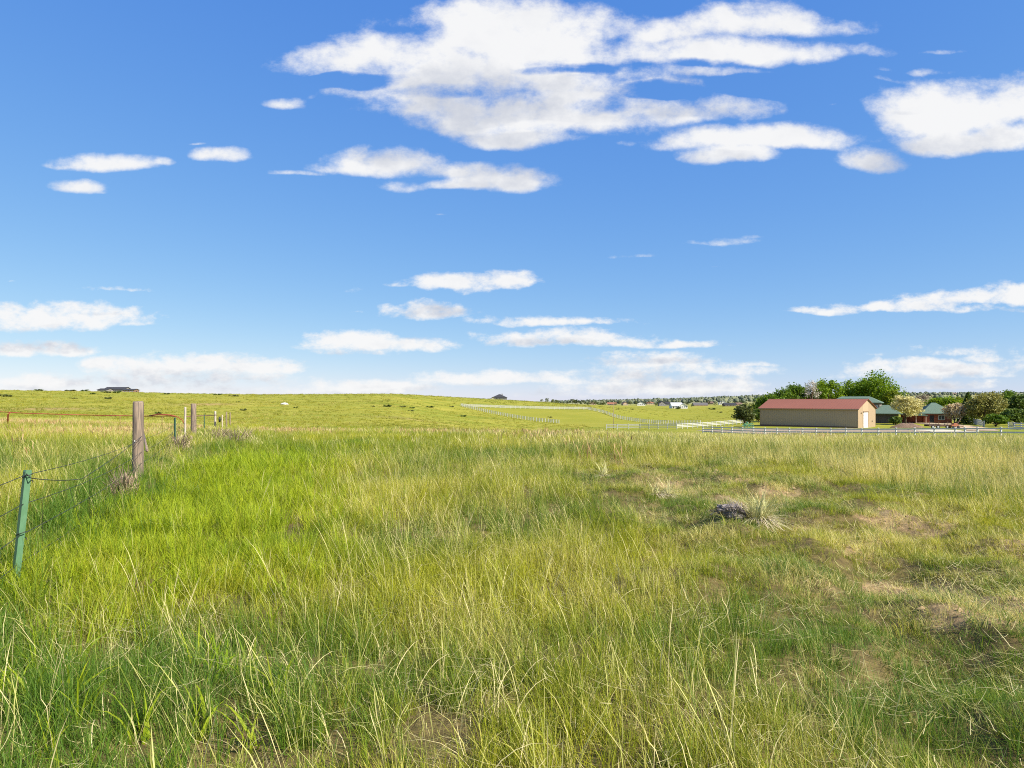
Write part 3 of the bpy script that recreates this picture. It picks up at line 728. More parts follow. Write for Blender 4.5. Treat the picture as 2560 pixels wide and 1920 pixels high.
# far houses, spread over the valley and on the hill
WALLS = dict(white=mat('white_stucco', (.78, .76, .72), .8, .2, .04), tan=mat('tan_stucco', (.46, .33, .22), .8, .2, .06), grey=mat('grey_siding', (.24, .22, .21), .8, .2, .1),
             brown=mat('brown_siding', (.20, .13, .09), .8, .2, .1), pink=mat('pinkish_stucco', (.48, .32, .25), .8, .2, .06), cream=mat('cream_stucco', (.62, .54, .38), .8, .2, .06))
ROOFS = dict(dark=mat('charcoal_shingles', (.045, .045, .05), .8, .2, .2, 4), grey=mat('grey_shingles', (.13, .12, .12), .8, .2, .2, 4), red=mat('clay_tiles', (.30, .13, .08), .8, .2, .2, 4),
             white=mat('pale_metal_roof', (.70, .70, .70), .5, .4, .05), brown=mat('brown_shingles', (.17, .11, .085), .8, .2, .2, 4))
def far_house(px, py, d, wpx, hpx, wall, roof, label, hip=False, gf=False, rz=0.0, dp=10, rfrac=.5, chim=None, dmin=100, nw=4):
    p = hit(px, py, dmin) if d is None else at(px, d); d = p.y
    w_ = wpx * d / F; H = hpx * d / F; h = H * (1 - rfrac); rh = H * rfrac
    wins = [('f', -w_ / 2 + (k + .5) * w_ / nw, .9 if h > 2 else .5, min(1.6, w_ / nw * .55), min(1.5, h * .5)) for k in range(nw)]
    doors = [('r', 0, 1.0, 2.0, M_DARK)]
    return house(p, rz, w_, dp, h, rh, WALLS[wall], ROOFS[roof], label, hip=hip, wins=wins, doors=doors, chim=chim and (chim[0], chim[1], chim[2], h + rh + chim[3]), gable_front=gf, group='houses across the valley', name='house')
def H_(px, d, yt): return (CAMH - (yt - PY0) / F * d - at(px, d).z) * F / d
far_house(294, 0, 545, 50, H_(294, 545, 968), 'grey', 'dark', 'long dark roofed house on the crest of the left hill', dp=12, rfrac=.40)
far_house(264, 0, 535, 22, H_(264, 535, 971.5), 'grey', 'dark', 'low dark wing joined to the left end of the hilltop house', hip=False, dp=10, rfrac=.3)
far_house(328, 0, 535, 26, H_(328, 535, 972.5), 'brown', 'dark', 'low dark shed roof at the right end of the hilltop house', dp=8, rfrac=.25)
far_house(1249, 0, 520, 36, H_(1249, 520, 985.5), 'grey', 'dark', 'lone dark roofed house with a pale gable peeking over the hill', hip=True, dp=10, rfrac=.62, chim=(1.9, 0, .8, .2))
g2 = at(1233, 514); far_house(1234, 0, 512, 13, H_(1234, 512, 993), 'cream', 'dark', 'small pale gable in front of the lone hill house', gf=True, dp=6, rfrac=.5)
FH = [
 (1482, 1010, 900, 15, 7, 'tan', 'brown', 'tiny tan house at the left end of the valley houses', {}),
 (1530, 1011, 880, 22, 7, 'pink', 'red', 'low house with a clay red roof by the thin mast', {}),
 (1562, 1013, 850, 13, 9, 'tan', 'brown', 'narrow tan house between dark trees right of the mast', dict(gf=True)),
 (1603, 1014, 820, 20, 10, 'white', 'dark', 'white fronted house under a dark roof', dict(gf=True)),
 (1625, 1012, 960, 18, 8, 'tan', 'red', 'orange tan house just right of the white fronted one', dict(hip=True)),
 (1655, 1016, 800, 18, 12, 'grey', 'dark', 'dark grey house left of the big white house', dict(gf=True)),
 (1668, 1015, 860, 14, 9, 'grey', 'dark', 'small charcoal house touching the big white house', {}),
 (1690, 1022, 640, 26, 14, 'white', 'white', 'big white house with a pale roof in the valley', dict(dp=12, rfrac=.55)),
 (1708, 1024, 630, 20, 13, 'white', 'white', 'white gabled wing of the big white house', dict(gf=True, dp=9)),
 (1750, 1016, 790, 34, 8, 'tan', 'grey', 'long grey brown ranch house right of the white house', dict(rfrac=.6)),
 (1775, 1015, 900, 14, 7, 'brown', 'brown', 'little brown house behind the ranch house', {}),
 (1806, 1013, 880, 18, 9, 'white', 'white', 'pale house with a light grey roof near the slope', dict(gf=True)),
 (1823, 1018, 740, 28, 8, 'brown', 'dark', 'dark brown house above the pine', {}),
 (1845, 1017, 800, 14, 6, 'pink', 'pinkish' if False else 'brown', 'pinkish house partly behind the pine top', {}),
 (2435, 985, 1900, 12, 5, 'white', 'grey', 'pale house high on the wooded ridge above the juniper', {}),
 (2385, 986, 1900, 12, 4, 'cream', 'brown', 'cream house on the wooded ridge over the round green tree', {}),
 (1700, 1004, 1500, 9, 4, 'cream', 'brown', 'cream house high on the slope behind the white house', {}),
 (1765, 1002, 1600, 9, 4, 'white', 'grey', 'white house high on the slope behind the ranch house', {}),
 (1860, 1000, 1500, 9, 4, 'cream', 'grey', 'cream house on the slope just left of the barn trees', {}),
]
for (px, py, d, wpx, hpx, wa, ro_, lab, kw) in FH: far_house(px, py, d, wpx, hpx, wa, ro_, lab, rz=R(rnd.uniform(-12, 12)), **kw)

# ------------------------------------------------------------------ trees
def leaf_mat(n, a, b_, tr=.35): return leafy(n, a, b_, trans=tr, inst=False)
LM = dict(bright=leaf_mat('bright_leaves', (.075, .165, .010), (.27, .37, .014), .4), mid=leaf_mat('green_leaves', (.055, .125, .012), (.18, .27, .018), .36),
          dark=leaf_mat('dark_leaves', (.05, .095, .018), (.15, .21, .035), .3), pine=leaf_mat('pine_needles', (.05, .075, .022), (.14, .155, .045), .25),
          juniper=leaf_mat('juniper_sprays', (.13, .155, .04), (.33, .30, .085), .3), blossom=leaf_mat('pale_blossom', (.42, .40, .15), (.74, .68, .36), .4),
          blossom2=leaf_mat('cream_pink_blossom', (.45, .36, .22), (.72, .60, .40), .4), bare=leaf_mat('brown_twigs', (.17, .12, .085), (.27, .20, .14), .1),
          silver=leaf_mat('silver_twigs', (.42, .37, .32), (.62, .56, .48), .2), yellow=leaf_mat('yellow_green_leaves', (.12, .17, .012), (.25, .30, .02)),
          far=leaf_mat('distant_leaves', (.07, .10, .03), (.17, .19, .06), .25), far2=leaf_mat('distant_dark_leaves', (.04, .06, .025), (.10, .12, .045), .2))
M_BARK = mat('bark', (.14, .105, .08), .9, .1, .3, 3); M_BARKP = mat('pale_bark', (.40, .36, .31), .9, .1, .25, 3)

def quadcloud(P, size, g, flat=0.0):
    n = len(P); a = g.normal(size=(n, 3)); a[:, 2] *= (1 - flat); a /= np.linalg.norm(a, axis=1)[:, None] + 1e-9
    b_ = np.cross(a, g.normal(size=(n, 3))); b_ /= np.linalg.norm(b_, axis=1)[:, None] + 1e-9
    s = (size * g.uniform(.6, 1.3, n))[:, None]; a = a * s; b_ = b_ * s * .62
    v = np.stack([P - a * .5 - b_ * .1, P + b_ * .5 - a * .05, P + a * .5, P - b_ * .5 + a * .1], 1).reshape(-1, 3)
    f = np.arange(4 * n).reshape(-1, 4); r = np.repeat(g.random(n), 4)
    return v, f, r

def crown(kind, rx, rz, h0_, n, size, seed, nl=16):
    """leaf clumps over lobes at limb ends; returns points"""
    g = np.random.default_rng(seed)
    if kind == 'cone':
        z = g.random(n) ** 1.25; tiers = np.round(z * 9) / 9; z = np.clip(z * .45 + tiers * .55 + g.normal(0, .015, n), 0, 1)
        a = g.random(n) * 2 * math.pi; wob = 1 + .22 * np.sin(a * 3 + z * 9 + seed) + .16 * np.sin(a * 7 + z * 17)
        r = rx * (1 - z) ** .8 * wob * np.sqrt(g.uniform(.25, 1, n)) + .12
        return np.stack([r * np.cos(a), r * np.sin(a), h0_ + z * 2 * rz - .12 * r], 1), g, None
    L = []
    for k in range(nl):
        a = 2 * math.pi * (k * .618 + g.random() * .25); u = -.55 + 1.5 * (k + .5) / nl + g.normal(0, .1)
        rr_ = math.sqrt(max(0, 1 - min(u * u, 1))) * g.uniform(.55, .80)
        L.append((rx * rr_ * math.cos(a), rx * rr_ * math.sin(a), h0_ + rz + u * rz * .74, g.uniform(.26, .44)))
    L = np.array(L); k = g.integers(0, nl, n); d = g.normal(size=(n, 3)); d /= np.linalg.norm(d, axis=1)[:, None]
    rad_ = g.uniform(.1, 1, n) ** (1 / 2.2) * (1 + .28 * g.normal(size=n))
    P = L[k, :3] + d * (rad_ * L[k, 3])[:, None] * np.array([rx, rx, rz * .85])
    return P, g, L

def tree(loc, h, w_, kind, leaf, label, n=2600, size=.46, seed=1, trunk_h=.28, bark=None, name='tree', nl=16, group='trees around the farm', extra=None, cat='tree'):
    root = empty(name, loc, 0); tag(root, label, cat, group)
    h0_ = h * trunk_h; rz = (h - h0_) / 2; rx = w_ / 2
    if leaf not in ('bare', 'silver'): n = int(n * 1.5); size *= 1.25
    P, g, L = crown(kind, rx, rz, h0_, n, size, seed, nl)
    v, f, r = quadcloud(P, size, g, .2)
    link('crown', mesh_np('crown', v, f, LM[leaf], False, dict(rnd=r)), root)
    tb = MB(); tr_ = max(.10, h * .022); q = random.Random(seed)
    bend = [(q.uniform(-.2, .2) * k, q.uniform(-.2, .2) * k) for k in (0, .3, .6, 1)]
    top = h * .8
    tb.tube([(0, 0, -.4), (bend[1][0], bend[1][1], h0_), (bend[2][0], bend[2][1], h0_ + rz * .8), (bend[3][0], bend[3][1], top)], [tr_ * 1.25, tr_, tr_ * .6, tr_ * .15], 8)
    tk = tb.build('trunk', bark or M_BARK, root, True)
    if L is not None:
        lb = MB()
        for (lx, ly, lz, lr) in L[::2]:
            zb = min(h0_ * q.uniform(.8, 1.5), lz - .2); lb.tube([(bend[1][0], bend[1][1], zb), (lx * .5, ly * .5, zb + (lz - zb) * .6), (lx, ly, lz)], [tr_ * .5, tr_ * .3, tr_ * .1], 5)
        lb.build('limb', bark or M_BARK, tk, True)
    if extra:
        P2 = P[(np.abs(P[:, 0] - extra[1] * rx) < extra[2] * rx) & (P[:, 2] > h0_ + rz * .5)]
        P2 = P2[:len(P2)] + g.normal(0, .35, (len(P2), 3)) - np.array([0, .6, 0])
        v, f, r = quadcloud(P2, size * .9, g); link('pale_sprays', mesh_np('pale_sprays', v, f, LM[extra[0]], False, dict(rnd=r)), root)
    return root

def T(px, d, ytop, wpx, kind, leaf, label, **kw):
    p = at(px, d); h = (CAMH - (ytop - PY0) / F * d) - p.z
    return tree(p, h, wpx * d / F, kind, leaf, label, seed=int(px * 7 + d), **kw)
T(1862, 160, 1009, 56, 'lobe', 'pine', 'dark stubby pine standing alone left of the barn', n=2000, size=.42, trunk_h=.10, nl=14, name='pine_tree')
T(1925, 205, 985, 90, 'lobe', 'mid', 'low green tree behind the left end of the barn roof', n=3000, trunk_h=.12)
T(1897, 196, 1022, 40, 'lobe', 'dark', 'small dark tree at the far left corner of the barn', n=1600, trunk_h=.08)
T(1992, 215, 956, 82, 'lobe', 'mid', 'broad green tree over the barn roof, left of the silvery one', n=3600, trunk_h=.2)
T(1958, 212, 972, 66, 'lobe', 'mid', 'green tree filling the gap between the low tree and the broad one over the barn', n=2600, trunk_h=.12)
T(2052, 224, 962, 60, 'lobe', 'dark', 'darker tree behind the silvery one over the barn roof', n=2400, trunk_h=.12)
T(2150, 226, 950, 70, 'lobe', 'mid', 'dark green tree filling the left side of the biggest tree', n=3000, trunk_h=.1)
T(2030, 206, 948, 42, 'lobe', 'silver', 'slim silvery tree of pale twigs above the barn roof', n=620, trunk_h=.45, bark=M_BARK, size=.42)
T(2072, 212, 945, 76, 'lobe', 'bright', 'rounded bright green tree right of the silvery one', n=3400, trunk_h=.2)
T(2122, 222, 956, 74, 'lobe', 'bright', 'leafy green tree in the middle of the row over the barn', n=3000, trunk_h=.2)
T(2188, 214, 938, 118, 'lobe', 'bright', 'biggest tree, spreading bright green crown behind the farmhouse', n=7000, size=.46, trunk_h=.14, nl=26)
T(2232, 206, 975, 50, 'lobe', 'yellow', 'yellow green tree under the right side of the biggest tree', n=2200, trunk_h=.10)
T(2264, 172, 984, 72, 'lobe', 'blossom', 'flowering tree covered in pale cream blossom between the houses', n=3200, size=.36, trunk_h=.14, nl=18)
T(2240, 170, 1040, 26, 'lobe', 'dark', 'dark bush at the foot of the flowering tree', n=900, trunk_h=.03, cat='bush', name='bush')
T(2310, 260, 982, 60, 'lobe', 'bare', 'leafless brown tree behind the brick building', n=1500, size=.4, trunk_h=.2)
T(2283, 235, 1000, 34, 'lobe', 'dark', 'small dark evergreen right of the flowering tree', n=1200, trunk_h=.1)
T(2362, 220, 987, 72, 'lobe', 'bright', 'round green tree above the green hip roof', n=3000, trunk_h=.1)
T(2398, 230, 992, 46, 'lobe', 'yellow', 'small yellow green tree beside the round green one', n=1800, trunk_h=.1)
T(2386, 172, 1004, 52, 'lobe', 'blossom2', 'cream blossom bush at the end of the brick building', n=1900, size=.34, trunk_h=.12)
T(2412, 180, 1015, 44, 'lobe', 'bare', 'brownish leafless shrub left of the big juniper', n=1300, size=.34, trunk_h=.1)
T(2420, 176, 982, 44, 'cone', 'dark', 'dark narrow evergreen rising at the left of the juniper', n=2200, trunk_h=.05, name='evergreen_tree')
T(2462, 168, 980, 96, 'lobe', 'juniper', 'large olive juniper with feathery sprays', n=5200, size=.40, trunk_h=.05, nl=22, name='juniper_tree')
T(2505, 200, 996, 46, 'lobe', 'bare', 'thin brown tree between the juniper and the right hand trees', n=1200, trunk_h=.15)
T(2522, 190, 978, 78, 'lobe', 'mid', 'tall green tree right of the juniper', n=3400, trunk_h=.12)
T(2490, 150, 1034, 60, 'lobe', 'mid', 'low green bushes in front of the juniper', n=1800, trunk_h=.03, size=.36, cat='bush', name='bush')
T(2548, 170, 985, 60, 'lobe', 'dark', 'dark leafy tree at the right edge', n=2600, trunk_h=.1)
T(2535, 155, 1022, 64, 'lobe', 'dark', 'dark spreading bush low at the right edge', n=2200, trunk_h=.05, cat='bush', name='bush')
T(2610, 175, 985, 90, 'lobe', 'mid', 'green tree just past the right edge', n=2600, trunk_h=.1)

# trees among the far houses: copies of six shapes
proto = []
for k in range(6):
    P, g, L = crown('cone' if k == 5 else 'lobe', .5, .42, .14, 260, .1, 900 + k, 9)
    v, f, r = quadcloud(P, .13, g); me = mesh_np('crown', v, f, LM['far' if k % 2 else 'far2'], False, dict(rnd=r))
    tk = MB().tube([(0, 0, -.1), (.01, 0, .3), (0, 0, .7)], [.035, .028, .01], 6).mesh('trunk', M_BARK, True); proto.append((me, tk))
MARKS = [(1350, 'the near end of the hill skyline'), (1482, 'the tiny tan valley house'), (1534, 'the thin mast'), (1562, 'the narrow tan house'), (1603, 'the white fronted house'), (1655, 'the dark grey house'),
         (1699, 'the big white house'), (1750, 'the long ranch house'), (1806, 'the pale grey roofed house'), (1850, 'the pinkish house')]
ORD = ['nearest', 'second', 'third', 'fourth', 'fifth', 'sixth', 'seventh', 'eighth', 'ninth', 'tenth', 'eleventh', 'twelfth', 'thirteenth', 'fourteenth', 'fifteenth']
spots = []
for k in range(72):
    px = 1352 + 535 * (k + .5) / 72 + rnd.uniform(-5, 5)
    mk = min(MARKS, key=lambda q_: abs(q_[0] - px)); spots.append((mk[1], 'right' if px > mk[0] else 'left', abs(px - mk[0]), px))
for (mk, sd_, dist_, px) in spots:
    r_ = sum(1 for q_ in spots if q_[0] == mk and q_[1] == sd_ and q_[2] < dist_)
    d = rnd.uniform(680, 1150) if px > 1480 else rnd.uniform(520, 800); p = at(px, d); kk_ = rnd.randrange(6); me, tk = proto[kk_]
    hh = rnd.uniform(2.8, 6.4) * (1 if px > 1480 else .8); ww = hh * rnd.uniform(.75, 1.25)
    o = empty('tree', p, rnd.uniform(0, 6)); o.scale = (ww, ww, hh)
    tag(o, f"{'small' if hh < 4.2 else 'tall'} far {'pointed' if kk_ == 5 else 'round'} tree, {ORD[r_]} on the {sd_} of {mk}", 'tree', 'far trees among the valley houses')
    link('crown', me, o); link('trunk', tk, o)

# shrubs on the hill
SH = [(15,992,30,11,'dark shrub at the left edge of the hill'),(95,977,26,6,'flat dark shrub on the skyline, leftmost'),(172,978,36,6,'long low shrub on the skyline left of the hilltop house'),(212,977,20,7,'rounded shrub on the skyline close to the hilltop house'),
 (185,997,20,5,'small shrub on the slope below the skyline shrubs'),(230,986,18,6,'shrub just below and left of the hilltop house'),(268,998,24,9,'dark shrub on the slope left of the thick timber post'),(293,983,22,9,'dark shrub directly below the hilltop house'),(266,982,24,7,'low olive shrub at the foot of the hilltop house'),
 (394,1036,20,10,'dark green bush behind the red pipe'),(415,986,20,6,'shrub near the skyline above the red pipe end'),(545,988,26,6,'shrub near the skyline above the far fence posts'),(585,991,26,7,'wider shrub right of the far fence posts, near the skyline'),(595,1006,14,4,'small brown shrub above the reddish bare patch'),(607,1027,22,9,'dark bush on the slope right of the far fence posts'),
 (740,1020,14,5,'lone small shrub on the middle slope'),(932,1017,12,5,'leftmost small shrub in the row under the rounded knoll'),(967,1017,26,8,'biggest dark shrub in the row under the rounded knoll'),(1006,1018,22,6,'second dark shrub in the row under the knoll'),(1031,1021,18,5,'small shrub between two larger ones under the knoll'),
 (1028,1028,18,5,'low shrub just below the row under the knoll'),(1074,1019,26,6,'wide dark shrub in the row under the knoll, right part'),(1129,1018,14,5,'small shrub just left of the paddock corner'),(1159,1042,20,7,'dark shrub below the paddock corner outside the fence'),(1375,1044,14,5,'faint low shrub inside the paddock'),
 (1500,1012,30,8,'long dark hedge like shrub left of the thin mast'),(1692,1023,24,9,'dark round bush in front of the white house'),(1545,1024,12,4,'small dark shrub in the meadow right of the mast'),(1580,1024,12,4,'small shrub in the meadow before the white fronted house'),(1780,1024,26,6,'olive shrub patch in the meadow right of the white house'),(1800,1032,16,5,'small dark shrub in the meadow left of the pine')]
shp = []
for k in range(4):
    g = np.random.default_rng(40 + k); nl = 7; L = np.stack([g.uniform(-.4, .4, nl), g.uniform(-.3, .3, nl), g.uniform(.15, .6, nl)], 1)
    kk_ = g.integers(0, nl, 420); d_ = g.normal(size=(420, 3)); d_ /= np.linalg.norm(d_, axis=1)[:, None]
    P = L[kk_] + d_ * g.uniform(.05, .3, 420)[:, None] * np.array([.7, .7, 1.0]); P[:, 2] = np.abs(P[:, 2])
    v, f, r = quadcloud(P, .16, g); shp.append((mesh_np('foliage', v, f, LM['dark' if k % 2 else 'far'], False, dict(rnd=r)), MB().tube([(0, 0, -.2), (0, .02, .4)], [.04, .02], 6).mesh('stem', M_BARK)))
for k, (px, py, wpx, hpx, lab) in enumerate(SH):
    p = hit(px, py, 48); s = p.y / F; o = empty('shrub', p, 0); o.scale = (wpx * s * .85, wpx * s * .85, hpx * s * .85)
    tag(o, lab, 'shrub', 'shrubs on the far slopes'); link('foliage', shp[k % 4][0], o); link('stem', shp[k % 4][1], o)

# far wooded ridge and scattered scrub: one mass nobody could count
g = np.random.default_rng(77); n = 9000
d = np.exp(g.uniform(math.log(1000), math.log(5200), n)); px = g.uniform(1380, 3300, n)
dens = np.clip(fbm((px - 1280) / F * d / 120, d / 260, 91) * 2.4 - 1.0 + np.clip((d - 3000) / 900, 0, 1.3), .03, 1)
keep = (g.random(n) < dens); d, px = d[keep], px[keep]; x = (px - PX0) / F * d; z = ground(x, d)
h = g.uniform(3.5, 7.5, len(d)); wd = h * g.uniform(.8, 1.7, len(d))
vv, ff, rr_ = [], [], []
base = np.array([(math.cos(a) * q_, math.sin(a) * q_, zz_) for (q_, zz_, o_) in ((.32, 0, 0), (.52, .35, .4), (.36, .75, .1)) for a in (np.arange(6) * math.pi / 3 + o_)] + [(0, 0, 1)])
bf = np.array([(6*j + i, 6*j + (i+1) % 6, 6*(j+1) + (i+1) % 6) for j in range(2) for i in range(6)] + [(6*j + i, 6*(j+1) + (i+1) % 6, 6*(j+1) + i) for j in range(2) for i in range(6)] + [(12 + i, 12 + (i+1) % 6, 18) for i in range(6)])
N = len(d); V3 = base[None] * np.stack([wd, wd, h], 1)[:, None] * g.uniform(.75, 1.3, (N, 19, 1)) + np.stack([x, d, z - .3], 1)[:, None]
FF = bf[None] + (np.arange(N) * 19)[:, None, None]
wdl = link('woodland', mesh_np('woodland', V3.reshape(-1, 3), FF.reshape(-1, 3), leaf_mat('ridge_foliage', (.07, .095, .06), (.16, .18, .105), .15), False, dict(rnd=np.repeat(g.random(N), 19))))  # distance haze put into the leaf colour as a blue-grey shift
tag(wdl, 'scrub and dark woods scattered over the far slope up to the ridge line', 'woodland', kind='stuff')

# ------------------------------------------------------------------ farmyard things
pole = empty('utility_pole', at(1534, 172)); tag(pole, 'thin tall mast standing alone by the paddock fence', 'pole')
MB().tube([(0, 0, -.4), (0, 0, 3), (.02, 0, 7.0)], [.07, .06, .04], 8).build('shaft', mat('brown_pole', (.30, .22, .15), .8, .2), pole, True)
MB().box((-.3, -.04, 6.3), (.3, .04, 6.4)).build('crossarm', M_WOOD, pole)

M_IMP = mat('green_machine_paint', (.05, .20, .12), .5, .4, .2, 2)
imp = empty('hay_rake', at(1868, 156), R(20)); tag(imp, 'small green farm implement with spoked wheels at the foot of the lone pine', 'farm implement')
def wheel(parent, loc, r, mt, w_=.14, spokes=8, name='wheel'):
    wroot = MB().tube([(-w_ / 2, 0, 0), (w_ / 2, 0, 0)], r * .16, 8).build(name, mt, parent, loc=loc)
    tb = MB(); n = 20
    for i in range(n):
        a0, a1 = 2 * math.pi * i / n, 2 * math.pi * (i + 1) / n
        tb.add([(s * w_ / 2, q_ * math.cos(a), q_ * math.sin(a)) for s in (-1, 1) for q_ in (r, r * .84) for a in (a0, a1)], [(0, 1, 5, 4), (2, 6, 7, 3), (0, 2, 3, 1), (4, 5, 7, 6)])
    tb.build('tyre' if mt is M_BLACK else 'rim', mt, wroot)
    sp = MB()
    for i in range(spokes):
        a = 2 * math.pi * i / spokes; sp.tube([(0, 0, 0), (0, r * .86 * math.cos(a), r * .86 * math.sin(a))], .022, 5)
    sp.build('spokes', mt, wroot); return wroot
for xx, rr2 in ((-.7, .62), (.75, .55)):
    wq = wheel(imp, (xx, -.5, .55), rr2, M_IMP); wq.rotation_euler = (0, 0, R(80))
MB().box((-1.3, -.15, .75), (1.3, .05, .9)).box((-.1, -.2, .9), (.1, .1, 1.35)).tube([(0, -.1, .8), (-1.9, -.6, .5)], .06, 6).build('frame', M_IMP, imp)
for k in range(7): MB().tube([(-1.1 + k * .36, 0, .78), (-1.0 + k * .36, .35, .5), (-.95 + k * .36, .25, .12)], .025, 5).build('tine', M_IMP, imp)

M_PLANK = mat('sawn_timber', (.52, .42, .28), .8, .2, .2, 2); M_STEELR = mat('rusty_trailer_steel', (.13, .075, .055), .7, .3, .3, 2); M_ORANGE = mat('orange_machine_paint', (.30, .11, .055), .6, .3, .2, 2)
trl = empty('flatbed_trailer', at(2352, 146), R(-4)); tag(trl, 'low rusty flatbed trailer with dual axle wheels parked by the brick building', 'trailer')
MB().box((-2.9, -1.0, .62), (2.9, 1.0, .80)).build('bed', M_STEELR, trl)
MB().box((-2.9, -1.02, .40), (2.9, -.92, .615)).box((-2.9, .92, .40), (2.9, 1.02, .615)).build('frame', M_STEELR, trl)
MB().tube([(2.9, -.7, .6), (4.6, 0, .5)], .06, 6).tube([(2.9, .7, .6), (4.6, 0, .5)], .06, 6).tube([(4.6, 0, -.05), (4.6, 0, .75)], .05, 6).build('tongue', M_STEELR, trl)
M_RIM = mat('grey_rim', (.5, .5, .5), .5, .4)
for xx in (-2.2, -1.15, .75):
    wq = MB().tube([(xx, -1.22, .34), (xx, -1.0, .34)], .34, 16).build('wheel', M_BLACK, trl)
    MB().tube([(xx, -1.24, .34), (xx, -1.225, .34)], .2, 12).build('rim', M_RIM, wq)
for k in range(4): MB().box((-2.8 + k * 1.85, -1.0, .805), (-2.72 + k * 1.85, -.92, 1.5)).build('stake', M_STEELR, trl)
lum = empty('lumber_pile', trl.location + Vector((0, 0, .81)), R(-4)); tag(lum, 'loose pile of sawn timber lying on the trailer bed', 'lumber pile')
q = random.Random(3)
for k in range(12):
    a = q.uniform(-.10, .10); o = MB().box((-2.2, -.07, 0), (2.2 - q.random(), .07, .09)).build('plank', M_PLANK, lum, loc=(q.uniform(-.3, .5), -.6 + (k % 5) * .28, .005 + (k // 5) * .10 + q.random() * .004), rot=(0, q.uniform(-.06, 0) if k > 8 else 0, a))
skd = empty('log_splitter', at(2385, 143), R(10)); tag(skd, 'orange farm machine with a raised arm right of the trailer', 'farm machine')
MB().box((-.9, -.4, .45), (.9, .4, .85)).box((-.3, -.35, .853), (.5, .35, 1.15)).build('body', M_ORANGE, skd, bevel=.04)
MB().tube([(.7, 0, .8), (1.5, 0, 1.9), (1.65, 0, 2.1)], .09, 8).build('arm', M_STEELR, skd)
for xx in (-.6, .6):
    for yy in (-.5, .42): MB().tube([(xx, yy, .3), (xx, yy + .1, .3)], .32, 12).build('wheel', M_BLACK, skd)
MB().tube([(.9, 0, .55), (2.4, .1, .4)], .07, 6).build('drawbar', M_STEELR, skd)

# dirt mound beside the flowering tree
g = np.random.default_rng(5); aa, rq = np.meshgrid(np.linspace(0, 2 * math.pi, 40, endpoint=False), np.linspace(0, 1, 14), indexing='ij')
mxx_, myy = 3.8 * rq * np.cos(aa), 2.4 * rq * np.sin(aa)
mz = .95 * (1 - rq ** 1.6) * (.75 + .5 * vnoise(mxx_ * 1.1 + 9, myy * 1.1, 4)) + .18 * vnoise(mxx_ * 4, myy * 4, 8) * (1 - rq) - .15 * (rq > .98)
ii = np.arange(40)[:, None] * 14 + np.arange(13)[None]; jj = ((np.arange(40) + 1) % 40)[:, None] * 14 + np.arange(13)[None]
md = link('dirt_mound', mesh_np('dirt_mound', np.stack([mxx_, myy, mz], -1).reshape(-1, 3), np.stack([ii, jj, jj + 1, ii + 1], -1).reshape(-1, 4), mat('mound_dirt', (.17, .115, .08), .95, .1, .3, 3, bump=.5), True), loc=at(2268, 152))
tag(md, 'brown heap of dirt below the flowering tree', 'dirt mound')

# pale boulder on the hill
bm = bmesh.new(); bmesh.ops.create_icosphere(bm, subdivisions=3, radius=1)
for v_ in bm.verts:
    k = 1 + .25 * (float(vnoise(v_.co.x * 2 + 5, v_.co.y * 2 + v_.co.z * 3, 2)) - .5); v_.co = Vector((v_.co.x * 1.5, v_.co.y * 1.0, v_.co.z * .65)) * k
me = bpy.data.meshes.new('boulder'); bm.to_mesh(me); bm.free(); me.materials.append(mat('pale_stone', (.62, .60, .56), .9, .1, .12, 2))
p = hit(711, 1012, 60); o = link('boulder', me, None, p + Vector((0, 0, .15))); tag(o, 'pale white boulder lying alone on the middle of the hillside', 'boulder')

# ------------------------------------------------------------------ yuccas and the dead stump
def blades(n, hmin, hmax, spread, width, g, tilt=(0, .5), bend=.3, segs=3, lean=(0, 0), taper=.8, wobble=0.0):
    """n tapering curved blades; returns v, f(list), along, rnd"""
    az = g.random(n) * 2 * math.pi; L = g.uniform(hmin, hmax, n); t0 = g.uniform(tilt[0], tilt[1], n); bd = bend * g.uniform(.2, 1.6, n)
    root = np.stack([spread * np.sqrt(g.random(n)) * np.cos(az * 1.7 + 3), spread * np.sqrt(g.random(n)) * np.sin(az * 1.7 + 3), np.full(n, -.02)], 1)
    dirx = np.stack([np.cos(az), np.sin(az)], 1); side = np.stack([-np.sin(az + g.normal(0, .6, n)), np.cos(az + g.normal(0, .6, n)), np.zeros(n)], 1)
    V, AL = [], []; p = root.copy(); ang_ = t0.copy(); wv = width * g.uniform(.7, 1.3, n)
    for s in range(segs + 1):
        u = s / segs; ww = (wv * (1 - taper * u ** 1.5) * (1 if s < segs else .12))[:, None]
        V += [p - side * ww * .5, p + side * ww * .5]; AL += [np.full(n, u)] * 2
        st_ = (L / segs)[:, None]
        p = p + st_ * np.stack([np.sin(ang_) * dirx[:, 0] + lean[0] * u, np.sin(ang_) * dirx[:, 1] + lean[1] * u, np.cos(ang_)], 1); ang_ = ang_ + bd / segs * (1 + u)
    V = np.stack(V, 1); k = 2 * (segs + 1); base_ = (np.arange(n) * k)[:, None]
    f = np.concatenate([base_ + np.array([2*s, 2*s+1, 2*s+3, 2*s+2])[None] for s in range(segs)], 0)
    return V.reshape(-1, 3), f, np.stack(AL, 1).ravel(), np.repeat(g.random(n), k)

def merge(parts):
    vs, fs, al, rn, o = [], [], [], [], 0
    for v, f, a, r in parts:
        vs.append(v); fs.append(f + o); al.append(a); rn.append(r); o += len(v)
    return np.concatenate(vs), np.concatenate(fs), np.concatenate(al), np.concatenate(rn)

